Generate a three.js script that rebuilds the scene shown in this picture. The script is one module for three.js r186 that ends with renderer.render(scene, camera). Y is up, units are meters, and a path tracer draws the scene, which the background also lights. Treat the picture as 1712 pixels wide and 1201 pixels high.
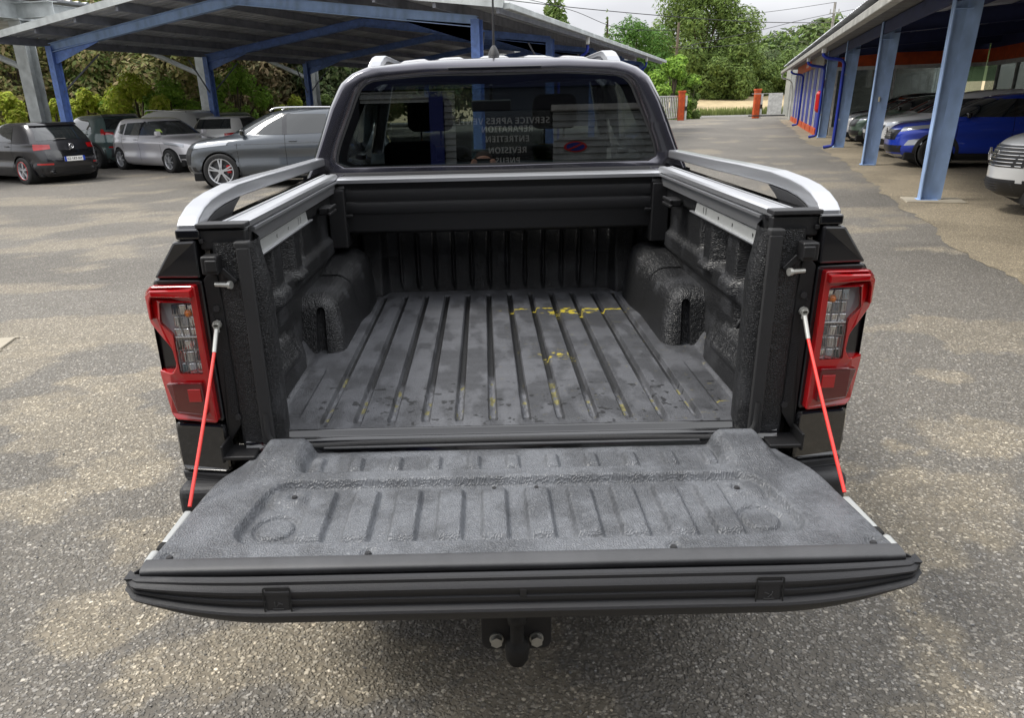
import * as THREE from 'three';
import { mergeGeometries, mergeVertices, toCreasedNormals } from 'three/addons/utils/BufferGeometryUtils.js';
import { RoundedBoxGeometry } from 'three/addons/geometries/RoundedBoxGeometry.js';
import { MarchingCubes } from 'three/addons/objects/MarchingCubes.js';
import { Brush, Evaluator, SUBTRACTION } from 'three-bvh-csg';

// ---------------------------------------------------------------- camera, sky, sun, exposure
const scene = new THREE.Scene();
const camera = new THREE.PerspectiveCamera(52.97, 1712 / 1201, 0.05, 900);
camera.rotation.order = 'YXZ';
camera.position.set(-0.0595, 1.6875, 1.8204);
camera.rotation.set(-0.35418, 0.00411, -0.02422);
camera.setViewOffset(1712, 1201, 44.3, -14.65, 1712, 1201);
scene.add(camera);
const renderer = new THREE.WebGLRenderer({ antialias: true });
renderer.toneMapping = THREE.LinearToneMapping;
renderer.toneMappingExposure = 2.15;
renderer.shadowMap.enabled = true;
renderer.outputColorSpace = THREE.SRGBColorSpace;

// seeded random numbers and value noise
function rng(seed) { let a = seed >>> 0; return () => { a = (a + 0x6D2B79F5) >>> 0; let t = a; t = Math.imul(t ^ (t >>> 15), t | 1); t ^= t + Math.imul(t ^ (t >>> 7), t | 61); return ((t ^ (t >>> 14)) >>> 0) / 4294967296; }; }
function hash(i, j, s) { let h = Math.imul(i, 374761393) + Math.imul(j, 668265263) + Math.imul(s, 974634599); h = Math.imul(h ^ (h >>> 13), 1274126177); return ((h ^ (h >>> 16)) >>> 0) / 4294967296; }
function noise(x, y, s = 0, per = 0) {
  const xi = Math.floor(x), yi = Math.floor(y), fx = x - xi, fy = y - yi, u = fx * fx * (3 - 2 * fx), v = fy * fy * (3 - 2 * fy);
  const w = (a) => per ? ((a % per) + per) % per : a;
  const a = hash(w(xi), w(yi), s), b = hash(w(xi + 1), w(yi), s), c = hash(w(xi), w(yi + 1), s), d = hash(w(xi + 1), w(yi + 1), s);
  return a + (b - a) * u + (c - a) * v + (a - b - c + d) * u * v;
}
function fbm(x, y, o = 4, s = 0, per = 0) { let t = 0, a = 0.5, n = 0; for (let i = 0; i < o; i++) { t += a * noise(x, y, s + i * 17, per); n += a; x *= 2; y *= 2; per *= 2; a *= 0.5; } return t / n; }
const clamp = (x, a = 0, b = 1) => Math.min(b, Math.max(a, x));
const sstep = (a, b, x) => { const t = clamp((x - a) / (b - a)); return t * t * (3 - 2 * t); };
const lerp = (a, b, t) => a + (b - a) * t;
const C3 = (r, g, b) => new THREE.Color().setRGB(r, g, b);

// overcast sky: brighter overhead, soft grey cloud bellies
{
  const w = 2048, h = 1024, d = new Float32Array(w * h * 4);
  for (let j = 0; j < h; j++) {
    const el = ((j + 0.5) / h - 0.5) * Math.PI, se = Math.sin(el);
    for (let i = 0; i < w; i++) {
      const az = (i + 0.5) / w * 2 * Math.PI, k = (j * w + i) * 4;
      const px = Math.cos(az) / (Math.max(se, 0) + 0.18), py = Math.sin(az) / (Math.max(se, 0) + 0.18);
      let n = fbm(px * 0.75 + 7, py * 0.75 + 3, 5, 5), n2 = fbm(px * 1.9 + 40, py * 1.9 + 11, 4, 9);
      let c = sstep(0.34, 0.66, n * 0.7 + n2 * 0.3);
      let L = (0.385 + 0.74 * Math.max(se, 0)) * lerp(0.78, 1.13, c);
      if (el < 0) L = 0.3;
      d[k] = L * 0.985; d[k + 1] = L * 1.0; d[k + 2] = L * lerp(1.055, 1.02, c); d[k + 3] = 1;
    }
  }
  const sky = new THREE.DataTexture(d, w, h, THREE.RGBAFormat, THREE.FloatType);
  sky.mapping = THREE.EquirectangularReflectionMapping; sky.magFilter = THREE.LinearFilter; sky.minFilter = THREE.LinearFilter; sky.needsUpdate = true;
  scene.background = sky; scene.environment = sky;
}
const sun = new THREE.DirectionalLight(C3(1, 0.955, 0.88), 1.5);
sun.position.set(-25, 36, -6); sun.target.position.set(0, 0, -6);
sun.castShadow = true; sun.shadow.radius = 34; sun.shadow.mapSize.set(4096, 4096);
Object.assign(sun.shadow.camera, { left: -60, right: 60, top: 60, bottom: -60, near: 1, far: 160 });
scene.add(sun, sun.target);

// ---------------------------------------------------------------- helpers
const used = new Map();
function numbered(name) { const n = used.get(name) ?? 0; used.set(name, n + 1); return n ? name + '_' + String(n).padStart(3, '0') : name; }
function thing(name, label, category, group, pos = [0, 0, 0], turn = 0) {
  const o = new THREE.Group(); o.name = numbered(name); o.position.set(...pos); o.rotation.y = turn;
  o.userData = { label, category }; if (group) o.userData.group = group;
  scene.add(o); return o;
}
function part(name, g, m, parent, label) {
  if (Array.isArray(g)) g = g.length > 1 ? merge(g) : g[0];
  const o = new THREE.Mesh(g, m); o.name = name; o.castShadow = o.receiveShadow = true; parent.add(o);
  if (label) o.userData.label = label; return o;
}
function struct(name, g, m) { const o = part(numbered(name), g, m, scene); o.userData.kind = 'structure'; return o; }
function tag(o, label, category, group) { o.name = numbered(o.name); o.userData.label = label; o.userData.category = category; if (group) o.userData.group = group; return o; }
function merge(list) {
  const keep = ['position', 'normal', 'uv'], col = list.some((g) => g.attributes.color);
  list = list.map((g) => { g = g.index ? g.toNonIndexed() : g; for (const k of Object.keys(g.attributes)) if (!keep.includes(k) && !(col && k === 'color')) g.deleteAttribute(k); if (!g.attributes.uv) g.setAttribute('uv', new THREE.BufferAttribute(new Float32Array(g.attributes.position.count * 2), 2)); return g; });
  return mergeGeometries(list);
}
const E3 = new THREE.Euler(), M4 = new THREE.Matrix4(), V = (x, y, z) => new THREE.Vector3(x, y, z);
function place(g, x = 0, y = 0, z = 0, rx = 0, ry = 0, rz = 0) { return g.applyMatrix4(new THREE.Matrix4().compose(V(x, y, z), new THREE.Quaternion().setFromEuler(new THREE.Euler(rx, ry, rz)), V(1, 1, 1))); }
function boxUV(g, s = 1) {   // uv in metres from the dominant direction of each face
  g = g.index ? g.toNonIndexed() : g; const p = g.attributes.position, uv = new Float32Array(p.count * 2);
  const a = V(), b = V(), c = V();
  for (let i = 0; i < p.count; i += 3) {
    a.fromBufferAttribute(p, i); b.fromBufferAttribute(p, i + 1); c.fromBufferAttribute(p, i + 2);
    const n = b.clone().sub(a).cross(c.clone().sub(a)), ax = Math.abs(n.x), ay = Math.abs(n.y), az = Math.abs(n.z);
    [a, b, c].forEach((q, k) => { const [u, v] = ay >= ax && ay >= az ? [q.x, q.z] : ax >= az ? [q.z, q.y] : [q.x, q.y]; uv[(i + k) * 2] = u * s; uv[(i + k) * 2 + 1] = v * s; });
  }
  g.setAttribute('uv', new THREE.BufferAttribute(uv, 2)); return g;
}
function box(w, h, d, x = 0, y = 0, z = 0, r = 0, rot = [0, 0, 0]) {   // box with bevelled edges
  const m = Math.min(w, h, d); r = Math.min(r, m * 0.49);
  const g = r > 0 ? new RoundedBoxGeometry(w, h, d, r > 0.03 ? 4 : 2, r) : new THREE.BoxGeometry(w, h, d);
  return boxUV(place(g, x, y, z, ...rot));
}
function bar(a, b, w, h, r = 0) {   // rectangular bar between two points
  const A = V(...a), B = V(...b), d = B.clone().sub(A), l = d.length(); d.normalize();
  const up = Math.abs(d.y) > 0.95 ? V(0, 0, 1) : V(0, 1, 0), X = up.clone().cross(d).normalize(), Y = d.clone().cross(X);
  const g = boxUV(r ? new RoundedBoxGeometry(w, h, l, 2, r) : new THREE.BoxGeometry(w, h, l));
  return g.applyMatrix4(new THREE.Matrix4().makeBasis(X, Y, d).setPosition(A.add(B).multiplyScalar(0.5)));
}
function rod(a, b, r, r2 = r, n = 10) {
  const A = V(...a), B = V(...b), d = B.clone().sub(A), l = d.length();
  const g = new THREE.CylinderGeometry(r2, r, l, n);
  return g.applyQuaternion(new THREE.Quaternion().setFromUnitVectors(V(0, 1, 0), d.normalize())).translate(...A.add(B).multiplyScalar(0.5).toArray());
}
function tube(pts, r, n = 8, seg = 0, tension = 0.5) { return new THREE.TubeGeometry(new THREE.CatmullRomCurve3(pts.map((p) => V(...p)), false, 'catmullrom', tension), seg || pts.length * 6, r, n); }
function sheet(nu, nv, f, uvf, flip = false) {   // grid surface f(u, v) -> [x, y, z]
  const P = [], U = [], I = [];
  for (let j = 0; j <= nv; j++) for (let i = 0; i <= nu; i++) { const u = i / nu, v = j / nv, p = f(u, v); P.push(...p); U.push(...(uvf ? uvf(u, v, p) : [u, v])); }
  for (let j = 0; j < nv; j++) for (let i = 0; i < nu; i++) { const a = j * (nu + 1) + i, b = a + 1, c = a + nu + 1, d = c + 1; flip ? I.push(a, c, b, b, c, d) : I.push(a, b, c, b, d, c); }
  const g = new THREE.BufferGeometry();
  g.setAttribute('position', new THREE.Float32BufferAttribute(P, 3)); g.setAttribute('uv', new THREE.Float32BufferAttribute(U, 2)); g.setIndex(I); g.computeVertexNormals(); return g;
}
function shape(pts, holes = []) { const s = new THREE.Shape(pts.map((p) => new THREE.Vector2(p[0], p[1]))); for (const h of holes) s.holes.push(new THREE.Path(h.map((p) => new THREE.Vector2(p[0], p[1])))); return s; }
function extrude(pts, depth, bevel = 0, holes = [], seg = 2) { return new THREE.ExtrudeGeometry(shape(pts, holes), { depth, bevelEnabled: bevel > 0, bevelSize: bevel, bevelThickness: bevel, bevelOffset: -bevel, bevelSegments: seg, curveSegments: 8 }); }
function warp(g, f) { const p = g.attributes.position; for (let i = 0; i < p.count; i++) { const q = f(p.getX(i), p.getY(i), p.getZ(i)); p.setXYZ(i, ...q); } g.computeVertexNormals(); return g; }
function mirrorX(g) { g = Array.isArray(g) ? merge(g) : g.clone(); const p = g.attributes.position; for (let i = 0; i < p.count; i++) p.setX(i, -p.getX(i)); if (g.index) { const a = g.index.array; for (let i = 0; i < a.length; i += 3) { const t = a[i]; a[i] = a[i + 2]; a[i + 2] = t; } } else { for (const k of Object.keys(g.attributes)) { const t = g.attributes[k], n = t.itemSize, A = t.array; for (let i = 0; i < t.count; i += 3) for (let c = 0; c < n; c++) { const x = A[i * n + c]; A[i * n + c] = A[(i + 2) * n + c]; A[(i + 2) * n + c] = x; } } } g.computeVertexNormals(); return g; }
function rounded(pts, r, n = 5) {   // polygon with rounded corners
  const out = [], N = pts.length;
  for (let i = 0; i < N; i++) {
    const p = new THREE.Vector2(...pts[i]), a = new THREE.Vector2(...pts[(i + N - 1) % N]).sub(p), b = new THREE.Vector2(...pts[(i + 1) % N]).sub(p);
    const k = Math.min(r, a.length() * 0.45, b.length() * 0.45); a.setLength(k).add(p); b.setLength(k).add(p);
    for (let j = 0; j <= n; j++) { const t = j / n; out.push([(1 - t) ** 2 * a.x + 2 * t * (1 - t) * p.x + t * t * b.x, (1 - t) ** 2 * a.y + 2 * t * (1 - t) * p.y + t * t * b.y]); }
  }
  return out;
}
const mat = (o) => { const { rgb, ...r } = o; const phys = ['clearcoat', 'transmission', 'sheen', 'specularIntensity', 'ior', 'anisotropy'].some((k) => k in r); const m = phys ? new THREE.MeshPhysicalMaterial(r) : new THREE.MeshStandardMaterial(r); if (rgb) m.color.setRGB(...rgb); m.side = THREE.DoubleSide; return m; };
function tex(w, h, f, srgb = true, wrap = true) {   // f(x, y) -> [r, g, b] or a grey value, 0..1
  const d = new Uint8Array(w * h * 4);
  for (let j = 0; j < h; j++) for (let i = 0; i < w; i++) { const c = f(i, j), k = (j * w + i) * 4; if (typeof c === 'number') d[k] = d[k + 1] = d[k + 2] = clamp(c) * 255; else { d[k] = clamp(c[0]) * 255; d[k + 1] = clamp(c[1]) * 255; d[k + 2] = clamp(c[2]) * 255; } d[k + 3] = 255; }
  const t = new THREE.DataTexture(d, w, h); t.magFilter = THREE.LinearFilter; t.minFilter = THREE.LinearMipmapLinearFilter; t.generateMipmaps = true;
  if (wrap) t.wrapS = t.wrapT = THREE.RepeatWrapping; if (srgb) t.colorSpace = THREE.SRGBColorSpace; t.needsUpdate = true; return t;
}
function scaled(t, u, v = u) { const c = t.clone(); c.repeat.set(u, v); c.needsUpdate = true; return c; }
function lettering(w, h, draw) { const c = document.createElement('canvas'); c.width = w; c.height = h; const x = c.getContext('2d'); draw(x, w, h); const t = new THREE.CanvasTexture(c); t.colorSpace = THREE.SRGBColorSpace; t.magFilter = THREE.LinearFilter; return t; }
// ---------------------------------------------------------------- textures and materials
// asphalt: thousands of separate chippings in a dark binder, wrapping every 3.2 m
const ASZ = 2048, asH = new Float32Array(ASZ * ASZ), asC = new Float32Array(ASZ * ASZ * 3);
{
  const R = rng(11);
  for (let j = 0; j < ASZ; j++) for (let i = 0; i < ASZ; i++) { const k = j * ASZ + i, n = hash(i, j, 3), b = 0.06 + 0.04 * n + 0.05 * noise(i / 9, j / 9, 4, 0); asH[k] = 0.15 * n; asC[k * 3] = b * 1.05; asC[k * 3 + 1] = b; asC[k * 3 + 2] = b * 0.92; }
  for (let s = 0; s < 115000; s++) {
    const cx = R() * ASZ, cy = R() * ASZ, big = R(), a = 1.6 + 2.9 * big * big * big + R() * 1.2, b = a * (0.6 + 0.4 * R()), t = R() * Math.PI, ct = Math.cos(t), st = Math.sin(t), top = 0.45 + 0.55 * R();
    let l = 0.10 + 0.22 * R() * R() + (R() < 0.05 ? 0.16 : 0); const w = R(), cr = l * (1 + 0.07 * w), cg = l * (1 + 0.02 * w), cb = l * (1 - 0.07 * w), q = 3 + 2 * R();
    const m = Math.ceil(a) + 1;
    for (let y = -m; y <= m; y++) for (let x = -m; x <= m; x++) {
      const u = Math.abs(x * ct + y * st) / a, v = Math.abs(-x * st + y * ct) / b, d = Math.pow(u, q) + Math.pow(v, q); if (d > 1) continue;
      const k = (((Math.floor(cy) + y + ASZ) % ASZ) * ASZ) + (Math.floor(cx) + x + ASZ) % ASZ, hh = top * (1 - 0.5 * d);
      if (hh > asH[k]) { asH[k] = hh; const g = 0.9 + 0.2 * hash(x, y, s); asC[k * 3] = cr * g; asC[k * 3 + 1] = cg * g; asC[k * 3 + 2] = cb * g; }
    }
  }
}
const toS = (l) => l <= 0.0031308 ? l * 12.92 : 1.055 * Math.pow(l, 1 / 2.4) - 0.055;
const asphaltMap = tex(ASZ, ASZ, (i, j) => { const k = (j * ASZ + i) * 3; return [toS(asC[k]), toS(asC[k + 1]), toS(asC[k + 2])]; });
const asphaltBump = tex(ASZ, ASZ, (i, j) => asH[j * ASZ + i], false);
const grain = tex(512, 512, (i, j) => fbm(i / 8, j / 8, 4, 21, 64), false);
const mottle = tex(512, 512, (i, j) => 0.72 + 0.28 * fbm(i / 64, j / 64, 6, 31, 8), true);
// moulded bed-liner leather grain: little wrinkled pebbles
const LSZ = 1024, leather = new Float32Array(LSZ * LSZ);
{
  const n = 96, P = []; for (let j = 0; j < n; j++) for (let i = 0; i < n; i++) P.push([(i + 0.15 + 0.7 * hash(i, j, 41)) / n * LSZ, (j + 0.15 + 0.7 * hash(i, j, 42)) / n * LSZ]);
  for (let y = 0; y < LSZ; y++) for (let x = 0; x < LSZ; x++) {
    const wx = x + 16 * (noise(x / 16, y / 16, 43, 64) - 0.5), wy = y + 16 * (noise(x / 16, y / 16, 44, 64) - 0.5), ci = Math.floor(wx / LSZ * n), cj = Math.floor(wy / LSZ * n); let d1 = 1e9, d2 = 1e9;
    for (let b = -1; b <= 1; b++) for (let a = -1; a <= 1; a++) { const i = (ci + a + n) % n, j = (cj + b + n) % n; let dx = Math.abs(P[j * n + i][0] - wx), dy = Math.abs(P[j * n + i][1] - wy); dx = Math.min(dx, LSZ - dx); dy = Math.min(dy, LSZ - dy); const d = Math.sqrt(dx * dx + dy * dy); if (d < d1) { d2 = d1; d1 = d; } else if (d < d2) d2 = d; }
    leather[y * LSZ + x] = clamp((d2 - d1) / 7);
  }
}
const leatherBump = tex(LSZ, LSZ, (i, j) => Math.sqrt(leather[j * LSZ + i]) * 0.8 + 0.2 * noise(i / 2, j / 2, 45), false);
leatherBump.repeat.set(1 / 0.62, 1 / 0.62);
// dry dust on the moulded liner: film in patches with grain of its own, uv in metres
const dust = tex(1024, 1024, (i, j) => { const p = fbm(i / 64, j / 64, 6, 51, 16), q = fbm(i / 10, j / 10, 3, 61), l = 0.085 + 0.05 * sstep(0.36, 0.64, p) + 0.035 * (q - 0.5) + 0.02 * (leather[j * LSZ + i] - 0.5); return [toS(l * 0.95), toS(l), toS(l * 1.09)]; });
dust.repeat.set(1 / 1.4, 1 / 1.4);
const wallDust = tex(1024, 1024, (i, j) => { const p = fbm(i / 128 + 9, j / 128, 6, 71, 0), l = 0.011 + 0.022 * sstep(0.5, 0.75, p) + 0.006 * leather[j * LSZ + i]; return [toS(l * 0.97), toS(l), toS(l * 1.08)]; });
// load floor: dust, wiped streaks, yellow powder; one picture over the floor (x -0.75..0.75, z -1.62..0)
const floorMap = tex(1024, 1024, (i, j) => {
  const x = (i / 1023 - 0.5) * 1.5, z = -1.62 * (1 - j / 1023);
  const p = fbm(x * 17 + 3, z * 8, 6, 81), st = fbm(x * 4, z * 34, 3, 83), q = noise(i / 1.5, j / 1.5, 84);
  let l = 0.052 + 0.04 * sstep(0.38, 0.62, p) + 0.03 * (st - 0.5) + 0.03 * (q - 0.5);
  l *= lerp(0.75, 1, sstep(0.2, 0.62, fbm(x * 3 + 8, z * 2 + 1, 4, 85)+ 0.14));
  const spot = fbm(x * 40, z * 40, 3, 86); if (z > -0.35 && spot > 0.735) l *= 0.25;
  const gk = Math.floor(x / 0.0985 + 6), inG = 1 - sstep(0.0085, 0.0115, Math.abs((x / 0.0985 + 6 - gk) - 0.5) * 0.0985), groove = gk >= 0 && gk < 12 && z < -0.09 && z > -1.52 ? inG : 0;
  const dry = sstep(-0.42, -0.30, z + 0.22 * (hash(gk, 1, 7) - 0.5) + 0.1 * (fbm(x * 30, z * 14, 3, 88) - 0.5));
  l = lerp(l, lerp(0.008, 0.11, dry) * (0.6 + 0.8 * noise(x * 200, z * 60, 89)), groove);  // groove bottoms coloured near black, turning paler towards the rear ends
  let c = [l * 0.95, l * 0.98, l * 1.07];
  if (groove > 0.5 && dry > 0.5 && fbm(x * 60, z * 30, 3, 90) > 0.63) c = [l * 1.5, l * 1.35, l * 0.5];
  const yb = Math.exp(-(((z + 1.235 + 0.02 * Math.sin(x * 9)) / 0.013) ** 2)) * sstep(-0.1, 0.16, x) * (1 - sstep(0.48, 0.62, x)), yc = Math.exp(-(((x - 0.31) / 0.11) ** 2 + ((z + 1.185) / 0.05) ** 2)), yd = 0.7 * Math.exp(-(((x - 0.19) / 0.07) ** 2 + ((z + 0.6) / 0.05) ** 2)), ye = 0.8 * Math.exp(-(((x - 0.63) / 0.05) ** 2 + ((z + 0.18) / 0.12) ** 2)), yg = x > -0.02 ? 0.08 : 0;
  const yy = clamp(Math.max(yb, yc, yd, ye, yg) * 1.5) * sstep(0.55, 0.66, fbm(x * 55, z * 75, 4, 87) * 0.75 + 0.3 * Math.max(yb, yc, yd));
  c = [lerp(c[0], 0.42, yy), lerp(c[1], 0.34, yy), lerp(c[2], 0.03, yy)];
  return [toS(c[0]), toS(c[1]), toS(c[2])];
}, true, false);

const M = {
  paint: mat({ rgb: [0.010, 0.010, 0.012], roughness: 0.32, metalness: 0.2, clearcoat: 1, clearcoatRoughness: 0.03 }),
  cab: mat({ rgb: [0.125, 0.122, 0.14], roughness: 0.24, metalness: 0.95, clearcoat: 1, clearcoatRoughness: 0.03 }),
  piano: mat({ rgb: [0.006, 0.006, 0.007], roughness: 0.12, clearcoat: 1, clearcoatRoughness: 0.04 }),
  alu: mat({ rgb: [0.66, 0.67, 0.69], metalness: 0.85, roughness: 0.33, roughnessMap: null }),
  aluDull: mat({ rgb: [0.42, 0.43, 0.42], metalness: 0.5, roughness: 0.5 }),
  silver: mat({ rgb: [0.44, 0.45, 0.47], metalness: 0.7, roughness: 0.35, clearcoat: 0.6, clearcoatRoughness: 0.12 }),
  chrome: mat({ rgb: [0.75, 0.75, 0.76], metalness: 1, roughness: 0.1 }),
  zinc: mat({ rgb: [0.5, 0.5, 0.47], metalness: 0.7, roughness: 0.42 }),
  plastic: mat({ rgb: [0.02, 0.02, 0.022], roughness: 0.55, bumpMap: scaled(grain, 14), bumpScale: 0.0005 }),
  plasticDark: mat({ rgb: [0.009, 0.009, 0.010], roughness: 0.5, bumpMap: scaled(grain, 14), bumpScale: 0.0005 }),
  capPlastic: mat({ rgb: [0.016, 0.016, 0.018], roughness: 0.5, bumpMap: scaled(grain, 20), bumpScale: 0.0005 }),
  lip: mat({ rgb: [0.075, 0.076, 0.08], roughness: 0.45, map: scaled(mottle, 2), bumpMap: scaled(grain, 20), bumpScale: 0.0004 }),
  rubber: mat({ rgb: [0.022, 0.022, 0.023], roughness: 0.7, bumpMap: scaled(grain, 9), bumpScale: 0.0006 }),
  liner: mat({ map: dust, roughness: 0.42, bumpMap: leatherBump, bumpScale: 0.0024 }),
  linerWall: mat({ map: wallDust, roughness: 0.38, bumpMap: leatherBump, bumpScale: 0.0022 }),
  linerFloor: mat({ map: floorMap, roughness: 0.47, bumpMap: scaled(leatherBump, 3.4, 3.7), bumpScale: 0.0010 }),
  red: mat({ rgb: [0.38, 0.003, 0.005], roughness: 0.12, clearcoat: 1, clearcoatRoughness: 0.03 }),
  darkRed: mat({ rgb: [0.10, 0.002, 0.003], roughness: 0.12, clearcoat: 1, clearcoatRoughness: 0.03 }),
  cable: mat({ rgb: [0.75, 0.03, 0.02], roughness: 0.35, clearcoat: 0.5 }),
  amber: mat({ rgb: [0.7, 0.18, 0.01], roughness: 0.2, clearcoat: 1 }),
  lens: mat({ rgb: [0.93, 0.93, 0.93], transmission: 1, roughness: 0.02, thickness: 0, ior: 1.45 }),
  glass: mat({ rgb: [0.9, 0.95, 0.93], transmission: 1, roughness: 0.01, thickness: 0, ior: 1.5 }),
  tint: mat({ rgb: [0.15, 0.18, 0.18], transmission: 1, roughness: 0.005, thickness: 0, ior: 1.85 }),
  carGlass: mat({ rgb: [0.012, 0.015, 0.016], roughness: 0.04, clearcoat: 1, clearcoatRoughness: 0.02, ior: 1.6 }),
  fabric: mat({ rgb: [0.012, 0.012, 0.013], roughness: 0.9 }),
  stitch: mat({ rgb: [0.5, 0.18, 0.03], roughness: 0.8 }),
  tyre: mat({ rgb: [0.02, 0.02, 0.02], roughness: 0.85, bumpMap: scaled(grain, 10), bumpScale: 0.001 }),
  rim: mat({ rgb: [0.55, 0.56, 0.58], metalness: 0.7, roughness: 0.35 }),
  rimDark: mat({ rgb: [0.10, 0.10, 0.105], metalness: 0.6, roughness: 0.4 }),
  well: mat({ rgb: [0.008, 0.008, 0.008], roughness: 0.9 }),
  blueSteel: mat({ rgb: [0.20, 0.34, 0.80], roughness: 0.5, map: scaled(mottle, 1.3), bumpMap: scaled(grain, 3), bumpScale: 0.001 }),
  paleBlueSteel: mat({ rgb: [0.42, 0.60, 0.94], roughness: 0.55, map: scaled(mottle, 0.7, 0.35), bumpMap: scaled(grain, 3), bumpScale: 0.001 }),
  deepBlue: mat({ rgb: [0.012, 0.035, 0.36], roughness: 0.45, map: scaled(mottle, 1.1) }),
  navy: mat({ rgb: [0.018, 0.028, 0.11], roughness: 0.6, map: scaled(mottle, 0.6) }),
  orange: mat({ rgb: [0.68, 0.10, 0.015], roughness: 0.55, map: scaled(mottle, 0.8) }),
  white: mat({ rgb: [0.74, 0.74, 0.71], roughness: 0.55, map: scaled(mottle, 0.9) }),
  galv: mat({ rgb: [0.66, 0.70, 0.70], metalness: 0.25, roughness: 0.5, map: scaled(mottle, 0.6), bumpMap: scaled(grain, 4), bumpScale: 0.0008 }),
  roofSheet: mat({ rgb: [0.80, 0.82, 0.85], metalness: 0.2, roughness: 0.55, map: scaled(mottle, 0.3) }),
  purlin: mat({ rgb: [0.30, 0.315, 0.36], metalness: 0.2, roughness: 0.6, map: scaled(mottle, 0.7) }),
  clad: mat({ rgb: [0.46, 0.47, 0.44], metalness: 0.15, roughness: 0.55, map: scaled(mottle, 0.4) }),
  render: mat({ rgb: [0.42, 0.40, 0.36], roughness: 0.9, map: scaled(mottle, 0.5) }),
  concrete: mat({ rgb: [0.47, 0.42, 0.33], roughness: 0.9, map: scaled(mottle, 0.45), bumpMap: scaled(grain, 2.5), bumpScale: 0.004 }),
  wood: mat({ rgb: [0.22, 0.17, 0.12], roughness: 0.9, map: scaled(mottle, 2, 0.3) }),
  bark: mat({ rgb: [0.10, 0.075, 0.055], roughness: 0.95, map: scaled(mottle, 1, 0.3) }),
  wire: mat({ rgb: [0.03, 0.03, 0.03], roughness: 0.7 }),
  skin: mat({ rgb: [0.42, 0.23, 0.16], roughness: 0.55 }),
};
M.roughAlu = M.alu;
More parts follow.
